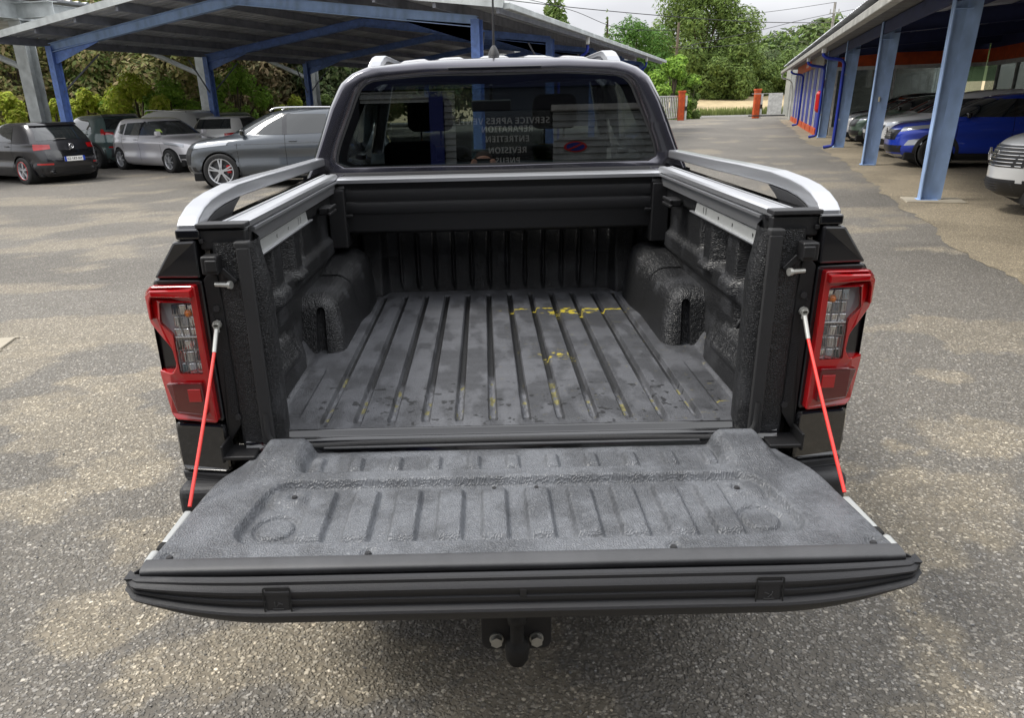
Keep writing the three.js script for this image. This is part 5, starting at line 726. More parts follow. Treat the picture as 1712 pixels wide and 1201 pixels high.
// dark green crossover behind it
{
  const fx = -0.80, fz = -0.60, t = thing('parked_car', 'dark grey green crossover behind the blue post, tail lights towards us', 'car', 'cars parked on the left', [-11.75 + fx * 0.9, 0, -22.2 + fz * 0.9], facing(fx, fz));
  buildCar({ t, rows: suvRows(0.98, 0.97), paint: carPaint([0.07, 0.11, 0.105], 0.3), clad: true, len: 4.3, wid: 1.84, xf: 2.15, xr: -2.1, wr: 0.345, wf: 1.3, wb: -1.3, rimMat: M.rimDark,
    rearGlass: [[-0.66, 1.14], [0.66, 1.14], [0.55, 1.45], [-0.55, 1.45]], screen: [[-0.72, 1.12], [0.72, 1.12], [0.6, 1.47], [-0.6, 1.47]], windows: [[[-0.05, 1.1], [0.96, 1.1], [0.44, 1.44], [-0.05, 1.46]], [[-1.25, 1.16], [-0.12, 1.1], [-0.12, 1.46], [-0.95, 1.42]]], seams: [[-0.08, 0.36, 1.1], [-1.0, 0.7, 1.1]], handles: [[-0.25, 0.98], [-1.0, 1.02]], mirror: [0.8, 1.1],
    tail: [[[[2.25, 0.99], [2.8, 1.0], [2.75, 1.06], [2.2, 1.09]], M.red], [[[2.2, 1.06], [2.4, 1.04], [2.36, 1.14], [2.22, 1.16]], M.red]], rear: [['bumper_cladding', [[-0.8, 0.34], [0.8, 0.34], [0.8, 0.58], [-0.8, 0.58]], M.plastic], ['reflector', [[0.5, 0.62], [0.72, 0.62], [0.72, 0.66], [0.5, 0.66]], M.red], ['reflector', [[-0.72, 0.62], [-0.5, 0.62], [-0.5, 0.66], [-0.72, 0.66]], M.red], ['spoiler', [[-0.56, 1.47], [0.56, 1.47], [0.54, 1.53], [-0.54, 1.53]], M.piano, 0.05]] });
}
// silver hatchback, nose towards us
{
  const fx = 0.80, fz = 0.60, cx = -9.35, cz = -20.55, t = thing('parked_car', 'silver hatchback with sticker on windscreen, nose towards us', 'car', 'cars parked on the left', [cx, 0, cz], facing(fx, fz));
  const S = buildCar({ t, rows: hatchRows(1.0), paint: carPaint([0.62, 0.61, 0.63], 0.3), len: 4.25, wid: 1.8, xf: 2.1, xr: -2.1, wr: 0.315, wf: 1.31, wb: -1.31, spokes: 7, screen: [[-0.74, 1.0], [0.74, 1.0], [0.6, 1.36], [-0.6, 1.36]], rearGlass: [[-0.6, 1.05], [0.6, 1.05], [0.5, 1.3], [-0.5, 1.3]], glassMat: mat({ rgb: [0.05, 0.055, 0.058], roughness: 0.06, clearcoat: 1, clearcoatRoughness: 0.02 }),
    windows: [[[-0.05, 0.99], [0.80, 0.99], [0.24, 1.33], [-0.05, 1.34]], [[-0.9, 1.0], [-0.13, 0.99], [-0.13, 1.34], [-0.85, 1.32]], [[-1.3, 1.06], [-0.98, 1.01], [-0.93, 1.31], [-1.2, 1.27]]], seams: [[-0.09, 0.3, 0.99], [-1.0, 0.62, 1.0], [0.97, 0.3, 0.95]], handles: [[-0.24, 0.88], [-0.98 + 0.1, 0.9]], mirror: [0.72, 0.99],
    head: [[[[0.62, 0.68], [1.08, 0.76], [1.10, 0.82], [0.55, 0.77]], M.lampClear]], front: [['grille', [[-0.4, 0.58], [0.4, 0.58], [0.45, 0.70], [-0.45, 0.70]], M.grille], ['air_intake', [[-0.5, 0.28], [0.5, 0.28], [0.55, 0.42], [-0.55, 0.42]], M.grille], ['fog_light', [[0.58, 0.38], [0.76, 0.38], [0.76, 0.5], [0.58, 0.5]], M.plastic], ['fog_light', [[-0.76, 0.38], [-0.58, 0.38], [-0.58, 0.5], [-0.76, 0.5]], M.plastic], ['windscreen_sticker', [[0.52, 1.06], [0.62, 1.06], [0.6, 1.14], [0.5, 1.14]], mat({ rgb: [0.35, 0.5, 0.1], roughness: 0.6 }), 0.012]] });
}
// large grey SUV beside the truck
{
  const fx = -0.998, fz = 0.06, t = thing('parked_car', 'large dark grey SUV with red brake calipers beside the truck cab', 'car', 'cars parked on the left', [-4.45, 0, -15.45], facing(fx, fz));
  buildCar({ t, rows: suvRows(1.06, 1.02, 1.02), nf: 2.8, paint: carPaint([0.075, 0.086, 0.10], 0.4), len: 4.66, wid: 1.89, xf: 2.32, xr: -2.25, wr: 0.375, wf: 1.40, wb: -1.42, spokes: 5, inner: 0.72, glassMat: mat({ rgb: [0.03, 0.033, 0.033], roughness: 0.05, clearcoat: 1, clearcoatRoughness: 0.02 }),
    screen: [[-0.76, 1.15], [0.76, 1.15], [0.62, 1.53], [-0.62, 1.53]], windows: [[[0.0, 1.11], [1.02, 1.13], [0.50, 1.50], [0.0, 1.53]], [[-1.0, 1.13], [-0.1, 1.11], [-0.1, 1.53], [-0.95, 1.51]], [[-1.55, 1.22], [-1.08, 1.15], [-1.03, 1.49], [-1.4, 1.44]]], seams: [[-0.05, 0.34, 1.11], [-1.05, 0.72, 1.13], [1.0, 0.34, 1.08]], handles: [[-0.22, 0.98], [-1.1 + 0.0, 1.0]], mirror: [0.86, 1.12], mirrorMat: M.piano,
    head: [[[[0.5, 0.84], [1.02, 0.92], [1.0, 0.99], [0.45, 0.95]], M.lampClear]], front: [['grille', [[-0.5, 0.5], [0.5, 0.5], [0.55, 0.85], [-0.55, 0.85]], M.grille], ['air_intake', [[-0.85, 0.36], [0.85, 0.36], [0.85, 0.46], [-0.85, 0.46]], M.grille]], sides: [['sill_trim', [[-0.9, 0.255], [0.95, 0.255], [0.95, 0.275], [-0.9, 0.275]], M.chrome, 0.012], ['shoulder_crease', [[-1.8, 0.935], [1.75, 0.915], [1.75, 0.925], [-1.8, 0.945]], M.piano, 0.001]], rails: [[-1.5, 1.60, 0.62], [-1.3, 1.64, 0.62], [0.0, 1.66, 0.64], [0.25, 1.6, 0.66]] });
  for (const s of [-1, 1]) for (const ax of [1.40, -1.42]) part('brake_caliper', box(0.10, 0.17, 0.05, ax - 0.16, 0.42, s * 0.83, 0.02), mat({ rgb: [0.6, 0.01, 0.02], roughness: 0.4 }), t);
}
// pale estate behind the silver hatchback; two cars behind the second post
{
  const mk = (label, x, z, fx, fz, rows, paint, extra = {}) => { const t = thing('parked_car', label, 'car', 'cars parked on the left', [x, 0, z], facing(fx, fz)); buildCar({ t, rows, paint, len: 4.3, wid: 1.8, xf: 2.1, xr: -2.1, wr: 0.33, wf: 1.3, wb: -1.3, clad: extra.clad, rearGlass: [[-0.64, 1.08], [0.64, 1.08], [0.52, 1.36], [-0.52, 1.36]], screen: [[-0.72, 1.1], [0.72, 1.1], [0.6, 1.40], [-0.6, 1.40]], windows: [[[-0.05, 1.07], [0.8, 1.08], [0.28, 1.40], [-0.05, 1.40]], [[-1.3, 1.1], [-0.12, 1.07], [-0.12, 1.40], [-1.2, 1.37]]], seams: [[-0.08, 0.35, 1.07]], mirror: [0.76, 1.08], tail: [[[[2.3, 0.82], [2.8, 0.84], [2.8, 0.95], [2.25, 0.97]], M.red]], head: [[[[0.5, 0.76], [1.05, 0.82], [1.05, 0.9], [0.45, 0.86]], M.lampClear]], ...extra }); return t; };
  mk('white roofed SUV half hidden behind the silver hatchback', -11.6, -25.9, -0.93, -0.36, suvRows(1.05, 1.02), carPaint([0.5, 0.5, 0.48], 0.1), { rails: [[-1.6, 1.58, 0.62], [0, 1.65, 0.64], [0.2, 1.58, 0.66]] });
  mk('dark green small car seen between white SUV and blue post', -10.2, -29.4, 0.4, 0.92, suvRows(0.95, 0.94), carPaint([0.03, 0.06, 0.05]));
  mk('small white hatchback behind the grey SUV bonnet', -8.0, -23.2, 0.2, -0.98, hatchRows(0.99), carPaint([0.62, 0.62, 0.6], 0.05));
}
// row under the showroom roof, noses to the lane
const rowSpot = (x, z) => { const [X, Z] = toWorld(RB, TH, x, z); return [X, 0, Z]; };
const rowTurn = facing(-Math.cos(TH), Math.sin(TH));
{
  const mk = (label, z, x, o) => { const t = thing('parked_car', label, 'car', 'cars parked under the showroom roof', rowSpot(x, z), rowTurn + (o.turn ?? 0)); buildCar({ t, len: 4.5, wid: 1.84, xf: 2.2, xr: -2.2, wr: 0.35, wf: 1.33, wb: -1.33, clad: true, screen: [[-0.74, 1.13], [0.74, 1.13], [0.6, 1.49], [-0.6, 1.49]], windows: [[[-0.05, 1.1], [0.98, 1.11], [0.46, 1.46], [-0.05, 1.48]], [[-1.2, 1.15], [-0.12, 1.1], [-0.12, 1.48], [-1.05, 1.45]]], seams: [[-0.08, 0.36, 1.1], [0.98, 0.4, 1.05]], handles: [[-0.25, 0.98]], mirror: [0.80, 1.1], mirrorMat: M.piano, ...o }); return t; };
  const faceA = (m = M.grille) => [['grille', [[-0.52, 0.62], [0.52, 0.62], [0.56, 0.84], [-0.56, 0.84]], m], ['air_intake', [[-0.62, 0.34], [0.62, 0.34], [0.66, 0.50], [-0.66, 0.50]], M.grille], ['skid_plate', [[-0.6, 0.245], [0.6, 0.245], [0.6, 0.3], [-0.6, 0.3]], M.silver]];
  const headA = [[[[0.42, 0.80], [1.04, 0.90], [1.02, 0.98], [0.38, 0.90]], M.lampClear], [[[0.62, 0.50], [0.92, 0.52], [0.92, 0.66], [0.70, 0.62]], M.lampClear]];
  const rowsS = suvRows(1.02, 0.99);
  const bt = mk('bright blue SUV with large grille under the showroom roof', -6.8, 2.55, { rows: rowsS, paint: carPaint([0.012, 0.05, 0.5], 0.3), head: headA, front: faceA(), rimMat: M.rimDark, spokes: 6 });
  for (let k = 0; k < 4; k++) part('grille_bar', box(0.02, 0.012, 0.9, 2.225, 0.66 + k * 0.045, 0), M.chrome, bt); part('badge', [bar([2.25, 0.75, 0], [2.25, 0.81, 0.04], 0.02, 0.02), bar([2.25, 0.81, 0.04], [2.25, 0.87, 0], 0.02, 0.02), bar([2.25, 0.87, 0], [2.25, 0.81, -0.04], 0.02, 0.02), bar([2.25, 0.81, -0.04], [2.25, 0.75, 0], 0.02, 0.02)], M.chrome, bt);
  mk('white SUV parked next beyond the bright blue one', -9.7, 2.65, { rows: suvRows(1.0, 1.04), paint: carPaint([0.72, 0.72, 0.71], 0.05), head: headA, front: faceA() });
  mk('silver SUV with number plate, between white and green cars', -12.3, 2.7, { rows: suvRows(0.98, 0.97), paint: carPaint([0.45, 0.45, 0.44], 0.5), head: headA, front: [...faceA(), ['number_plate', [[-0.26, 0.52], [0.26, 0.52], [0.26, 0.62], [-0.26, 0.62]], M.white, 0.015]] });
  mk('sage green crossover under the showroom roof', -14.8, 2.5, { rows: suvRows(0.95, 0.96), paint: carPaint([0.10, 0.15, 0.11], 0.4), head: headA, front: faceA(M.grille) });
  mk('white hatchback beyond the sage green crossover', -17.2, 2.4, { rows: suvRows(0.95, 0.92), paint: carPaint([0.66, 0.66, 0.66], 0.05), head: headA, front: faceA() });
  mk('dark SUV deepest in the row by the showroom end wall', -19.55, 2.9, { rows: suvRows(0.98, 1.0), paint: carPaint([0.02, 0.02, 0.025], 0.3), head: headA, front: faceA() });
  // white van-like car at the right edge
  const vanRows = [[0.22, 2.2, -2.4, 0.82], [0.30, 2.42, -2.5, 0.9], [0.45, 2.5, -2.55, 0.95], [0.62, 2.50, -2.55, 0.97], [0.85, 2.46, -2.55, 0.975], [1.0, 2.36, -2.54, 0.97], [1.1, 2.12, -2.53, 0.955], [1.18, 1.62, -2.52, 0.93], [1.28, 1.42, -2.5, 0.91], [1.55, 1.0, -2.46, 0.86], [1.78, 0.6, -2.4, 0.80], [1.9, 0.3, -2.3, 0.73], [1.95, -0.1, -2.1, 0.6], [1.97, -0.6, -1.2, 0.2]];
  const vt = mk('white people carrier cut by the right edge, chrome barred grille', 1.25, 2.95, { turn: -0.06, rows: vanRows, nf: 2.7, paint: carPaint([0.66, 0.67, 0.67], 0.1), len: 5.1, wid: 1.95, xf: 2.45, xr: -2.5, wf: 1.5, wb: -1.6, wr: 0.35, screen: [[-0.82, 1.26], [0.82, 1.26], [0.66, 1.82], [-0.66, 1.82]], windows: [[[0.1, 1.18], [1.2, 1.22], [0.62, 1.74], [0.1, 1.76]], [[-1.2, 1.18], [0, 1.18], [0, 1.76], [-1.2, 1.76]]], mirror: [1.2, 1.2], mirrorMat: M.plastic, head: [[[[0.55, 0.84], [1.05, 0.92], [1.02, 1.04], [0.5, 0.98]], M.lampClear]], front: [['bumper_cladding', [[-0.9, 0.27], [0.9, 0.27], [0.92, 0.50], [-0.92, 0.50]], M.plastic, 0.008], ['grille', [[-0.56, 0.66], [0.56, 0.66], [0.62, 0.95], [-0.62, 0.95]], M.grille], ['air_intake', [[-0.55, 0.32], [0.55, 0.32], [0.6, 0.46], [-0.6, 0.46]], M.grille, 0.014]] });
  const SV = carShape(vanRows, 2.7, 4);
  for (let k = 0; k < 6; k++) { const y = 0.68 + k * 0.048; part('grille_bar', tube([-0.55, -0.3, 0, 0.3, 0.55].map((z) => [SV.front(z, y) + 0.012, y, z]), 0.009, 6, 20), M.chrome, vt); }
  for (let k = 0; k < 4; k++) { const y = 0.33 + k * 0.035; part('intake_bar', tube([-0.5, -0.25, 0, 0.25, 0.5].map((z) => [SV.front(z, y) + 0.02, y, z]), 0.006, 6, 20), M.plastic, vt); }
  for (const s of [-1, 1]) part('fog_light', [box(0.05, 0.07, 0.16, SV.front(0.72, 0.42) + 0.01, 0.42, 0.72 * s, 0.02, [0, -s * 0.5, 0])], M.lampClear, vt);
  part('badge', [bar([2.53, 0.74, 0], [2.53, 0.82, 0.05], 0.025, 0.025), bar([2.53, 0.82, 0.05], [2.53, 0.90, 0], 0.025, 0.025), bar([2.53, 0.90, 0], [2.53, 0.82, -0.05], 0.025, 0.025), bar([2.53, 0.82, -0.05], [2.53, 0.74, 0], 0.025, 0.025)], M.chrome, vt);
}
// ---------------------------------------------------------------- trees and shrubs
const pxX = (px, d) => (px - 811.7) / 1285 * d - 0.06, pxZ = (d) => 1.82 - d, pxY = (px, py, d) => 1.69 + (170 - 0.0242 * (px - 812) - py) / 1285 * d;
function leaves(n, lobes, size, cols, seed, o = {}) {   // folded leaf clumps spread through the lobes of a crown
  const R = rng(seed), P = new Float32Array(n * 18), C = new Float32Array(n * 18), w = lobes.map((l) => Math.pow(l[3] * l[4] * l[5], 0.667)), tot = w.reduce((a, b) => a + b, 0);
  const a = V(), b = V(), c = V(), q = V(), N = V();
  for (let i = 0; i < n; i++) {
    let t = R() * tot, k = 0; while (t > w[k] && k < lobes.length - 1) t -= w[k++];
    const [lx, ly, lz, rx, ry, rz] = lobes[k], ct = 2 * R() - 1, ph = 2 * Math.PI * R(), st = Math.sqrt(1 - ct * ct), dx = st * Math.cos(ph), dy = ct, dz = st * Math.sin(ph);
    const bump = 0.78 + 0.44 * noise(dx * 3 + lx * 2 + 50, dy * 3 + dz * 2 + ly + 50, seed), rr = bump * (0.35 + 0.65 * Math.pow(R(), 0.45));
    q.set(lx + dx * rx * rr, ly + dy * ry * rr, lz + dz * rz * rr);
    N.set(dx + (R() - 0.5) * 1.6, dy + 0.5 + (R() - 0.5) * 1.2, dz + (R() - 0.5) * 1.6).normalize();
    a.set(R() - 0.5, R() - 0.5 - (o.droop ?? 0), R() - 0.5).cross(N).normalize(); b.copy(N).cross(a);
    const s = size * (0.55 + 0.9 * R()), e = s * (0.32 + 0.3 * R()), f = s * 0.22 * (R() - 0.3);
    const v = [[-s, 0], [0, e], [s, 0], [0, -e]].map(([u, g], j) => [q.x + a.x * u + b.x * g + N.x * (j % 2 ? -f : f), q.y + a.y * u + b.y * g + N.y * (j % 2 ? -f : f) - (o.droop ?? 0) * s * (u > 0 ? 1 : 0), q.z + a.z * u + b.z * g + N.z * (j % 2 ? -f : f)]);
    [0, 1, 2, 0, 2, 3].forEach((m, j) => P.set(v[m], i * 18 + j * 3));
    const cc = cols[Math.floor(R() * cols.length)], g = 0.75 + 0.5 * R(); for (let j = 0; j < 6; j++) C.set([cc[0] * g, cc[1] * g, cc[2] * g], i * 18 + j * 3);
  }
  const g = new THREE.BufferGeometry(); g.setAttribute('position', new THREE.BufferAttribute(P, 3)); g.setAttribute('color', new THREE.BufferAttribute(C, 3)); g.setAttribute('uv', new THREE.BufferAttribute(new Float32Array(n * 12), 2)); g.computeVertexNormals(); return g;
}
const leafMat = mat({ vertexColors: true, roughness: 0.85, specularIntensity: 0.35, transmission: 0.35, thickness: 0 });
const PAL = { dark: [[0.084, 0.133, 0.049], [0.119, 0.168, 0.056], [0.105, 0.126, 0.056]], olive: [[0.210, 0.224, 0.070], [0.266, 0.238, 0.091], [0.168, 0.210, 0.070], [0.280, 0.224, 0.112]], mid: [[0.150, 0.225, 0.050], [0.188, 0.263, 0.069], [0.125, 0.194, 0.050]], lush: [[0.085, 0.19, 0.035], [0.11, 0.22, 0.04]], lime: [[0.42, 0.48, 0.05], [0.34, 0.44, 0.045], [0.46, 0.48, 0.08]], hedge: [[0.22, 0.38, 0.05], [0.27, 0.42, 0.06], [0.17, 0.30, 0.04]], brown: [[0.286, 0.221, 0.130], [0.221, 0.182, 0.091], [0.182, 0.182, 0.091]] };
function tree(label, px, d, top, r, pal, o = {}) {
  const R = rng(o.seed ?? Math.round(px * 7 + d)), x = o.x ?? pxX(px, d), z = o.z ?? pxZ(d), t = thing(o.name ?? 'leafy_tree', label, o.cat ?? 'tree', o.group, [x, o.y ?? 0, z]), lobes = [], limbs = [];
  const h = top - (o.y ?? 0), base = h * (o.base ?? 0.25);
  if (o.conifer) { const L = 9; for (let k = 0; k < L; k++) { const f = k / (L - 1), y = lerp(base, h * 0.97, f), rr = r * (1 - f) ** 0.85 + 0.12; for (let j = 0; j < (f > 0.85 ? 1 : 4); j++) { const a = R() * 6.28; lobes.push([Math.cos(a) * rr * 0.5, y, Math.sin(a) * rr * 0.5, rr * 0.62, h / L * 0.75, rr * 0.62]); } } }
  else { const K = o.lobes ?? 12; for (let k = 0; k < K; k++) { const f = (k + 0.5) / K, y = lerp(base, h, f * 0.86 + 0.02), env = Math.sin(Math.PI * clamp(0.16 + f * 0.76)) , a = k * 2.4 + R(), q = r * env * (0.45 + 0.55 * R()), lr = r * (0.26 + 0.2 * R()); lobes.push([Math.cos(a) * q, y, Math.sin(a) * q, lr, Math.min(lr, h * 0.2) * (0.8 + 0.4 * R()), lr]); limbs.push(tube([[0, base * 0.6, 0], [Math.cos(a) * q * 0.4, lerp(base, y, 0.5), Math.sin(a) * q * 0.4], [Math.cos(a) * q, y, Math.sin(a) * q]], 0.03 + r * 0.008, 5, 6)); } }
  part('trunk', [rod([0, -0.1, 0], [0, o.conifer ? h * 0.95 : h * 0.6, 0], Math.max(0.06, h * 0.022), Math.max(0.03, h * 0.008), 8), ...limbs], M.bark, t);
  part('crown', leaves(o.n ?? 5000, lobes, o.leaf ?? 0.22, PAL[pal], (o.seed ?? px) + 3, o), leafMat, t);
  return t;
}
{
  // wood behind the carport
  const wood = [[-40, 47, 9.5, 3.6, 'dark', 0], [35, 44, 8.6, 3.0, 'olive', 0], [110, 49, 10, 3.4, 'dark', 1], [175, 45, 8.2, 3.0, 'olive', 0], [240, 47, 8.8, 3.4, 'mid', 0], [310, 44, 7.2, 3.0, 'olive', 0], [372, 49, 8.6, 3.2, 'dark', 0], [440, 45, 7.2, 3.0, 'brown', 0], [500, 48, 8.2, 3.2, 'olive', 0], [560, 46, 7.4, 2.8, 'dark', 0], [620, 50, 8, 3, 'olive', 0]];
  const names = ['tall dark tree at the far left edge behind the carport', 'olive green tree just right of the far left dark tree', 'dark conifer behind the first blue carport post', 'olive tree above the dark green crossover', 'fresh green tree above the silver hatchback', 'olive tree above the white roofed SUV', 'dark tree behind the second blue carport post', 'brownish tree right of the second blue carport post', 'olive tree left of the third blue carport post', 'dark tree behind the third blue carport post', 'olive tree mostly hidden by the truck cab'];
  wood.forEach(([px, d, h, r, pal, con], i) => tree(names[i], px, d, h, r, pal, { n: 11000, leaf: 0.15, base: 0.1, lobes: 16, conifer: con, group: 'trees behind the carport', droop: i % 3 === 1 ? 0.4 : 0, seed: 300 + i * 13 }));
  const shrubs = [[12, 34, 155, 1.1, 'lime'], [95, 36, 165, 0.9, 'lime'], [152, 36, 152, 1.2, 'lime'], [205, 37, 150, 1.0, 'hedge'], [236, 36, 128, 1.5, 'lime'], [290, 37, 138, 1.4, 'hedge'], [400, 39, 112, 1.6, 'hedge'], [455, 41, 150, 1.1, 'olive'], [492, 40, 160, 0.9, 'lime'], [545, 41, 158, 0.9, 'mid']];
  const sn = ['yellow green shrub at the far left behind the black hatchback', 'small lime shrub between pale column and first blue post', 'lime shrub above the dark green crossover', 'green shrub between two lime shrubs above the silver hatchback', 'tall lime shrub above the silver hatchback', 'bright green round shrub above the white roofed SUV', 'tall bright green shrub right of the second blue post', 'olive shrub above the grey SUV roof', 'small lime shrub left of the third blue post', 'green shrub right of the third blue post'];
  shrubs.forEach(([px, d, py, r, pal], i) => tree(sn[i], px, d, pxY(px, py, d), r, pal, { n: 4200, leaf: 0.1, base: 0.05, lobes: 9, name: 'shrub', cat: 'shrub', group: 'shrubs behind the carport', seed: 500 + i * 7 }));
  const lob = [], R = rng(9); for (let i = 0; i < 60; i++) lob.push([lerp(-52, 0, i / 59), 1.5 + R() * 6, -56 - R() * 8, 3, 2.6, 2.5]);
  const w = part('woodland', leaves(46000, lob, 0.24, [...PAL.dark, ...PAL.olive], 77), leafMat, scene); w.userData = { kind: 'stuff', label: 'dark mass of woodland behind the carport', category: 'woodland' };
  // beyond the gate
  tree('ragged conifer rising behind the end of the carport roof', 932, 72, pxY(932, -14, 72), 2.6, 'mid', { conifer: 1, n: 5200, leaf: 0.24, base: 0.2, name: 'conifer_tree', droop: 0.5 });
  tree('slim dark cypress above the roof rail of the truck', 1017, 66, pxY(1017, 38, 66), 0.55, 'mid', { conifer: 1, n: 2200, leaf: 0.14, base: 0.05, name: 'cypress_tree' });
  tree('round deep green tree left of the wooden pole', 1062, 92, pxY(1062, 40, 92), 4.4, 'lush', { n: 15000, leaf: 0.155, base: 0.1, lobes: 18 });
  tree('largest tree, tall and ragged, behind the white gate', 1170, 112, pxY(1170, -22, 112), 7.2, 'mid', { n: 32000, leaf: 0.23, y: 1.3, base: 0.04, lobes: 30, seed: 4242 });
  tree('lower spreading tree in front of the largest tree', 1218, 107, pxY(1218, 78, 107), 4.6, 'mid', { n: 14000, leaf: 0.22, y: 1.2, base: 0.05, lobes: 18, droop: 0.3 });
  tree('bright green bush beside the white gate', 1128, 61, pxY(1128, 92, 61), 1.9, 'hedge', { n: 7000, leaf: 0.15, base: 0.02, lobes: 14, name: 'bush', cat: 'bush' });
  tree('dark narrow bush right of the gate post', 1160, 60.5, pxY(1160, 128, 60.5), 0.9, 'mid', { n: 3500, leaf: 0.13, base: 0.02, lobes: 10, name: 'bush', cat: 'bush' });
  [[1190, 116, 118, 3.6, 'lush'], [1240, 122, 98, 4.4, 'dark'], [1268, 114, 110, 3.8, 'mid'], [1300, 120, 88, 4.8, 'dark'], [1335, 116, 84, 5.0, 'mid']].forEach(([px, d, py, r, pal], i) => tree(['rounded green tree at the field edge behind the gate', 'dark tree second along the field edge', 'green tree midway along the field edge', 'dark tree near the orange post along the field edge', 'green tree rising behind the showroom end'][i], px, d, pxY(px, py, d), r, pal, { n: 9000, leaf: 0.22, base: 0.03, lobes: 14, y: 1.4, group: 'trees along the field edge' }));
  // far wooded hill
  const hill = sheet(60, 12, (u, v) => { const x = lerp(-60, 190, u), b = Math.sin(v * Math.PI); return [x, -1 + (11 + 10 * sstep(60, 130, x) + 3 * fbm(u * 7, 2, 3, 5)) * b, -190 - v * 60]; }); struct('hill', hill, mat({ rgb: [0.06, 0.085, 0.035], roughness: 1 }));
  const hl = [], R2 = rng(19); for (let i = 0; i < 160; i++) { const u = R2(), x = lerp(-50, 180, u), v = 0.1 + 0.45 * R2(), b = Math.sin(v * Math.PI); hl.push([x, -1 + (11 + 10 * sstep(60, 130, x) + 3 * fbm((x + 60) / 250 * 7, 2, 3, 5)) * b + 1.2, -190 - v * 60, 4.5, 2.6, 4]); }
  const hw = part('hill_woodland', leaves(24000, hl, 0.9, [...PAL.dark, ...PAL.mid], 78), leafMat, scene); hw.userData = { kind: 'stuff', label: 'woodland covering the far hill', category: 'woodland' };
  // rough grass verge beyond the lane
  const n = 9000, Rg = rng(33), g0 = new THREE.BufferGeometry(); g0.setAttribute('position', new THREE.Float32BufferAttribute([-0.04, 0, 0, 0.04, 0, 0, 0.03, 0.5, 0.06], 3)); g0.setAttribute('uv', new THREE.Float32BufferAttribute([0, 0, 1, 0, 0, 1], 2)); g0.computeVertexNormals();
  const im = new THREE.InstancedMesh(g0, mat({ rgb: [0.20, 0.24, 0.06], roughness: 0.9, transmission: 0.3, thickness: 0 }), n), Q = new THREE.Quaternion(), up = V(0, 1, 0);
  for (let i = 0; i < n; i++) { const z = -68.2 - Rg() * Rg() * 4.5, x = lerp(8, 46, Rg()); im.setMatrixAt(i, M4.compose(V(x, -0.02, z), Q.setFromAxisAngle(up, Rg() * 6.3), V(1 + Rg(), 0.5 + 1.1 * Rg(), 1))); }
  im.name = 'verge_grass'; im.userData = { kind: 'stuff', label: 'rough yellow green grass verge beyond the lane', category: 'grass' }; scene.add(im);
}
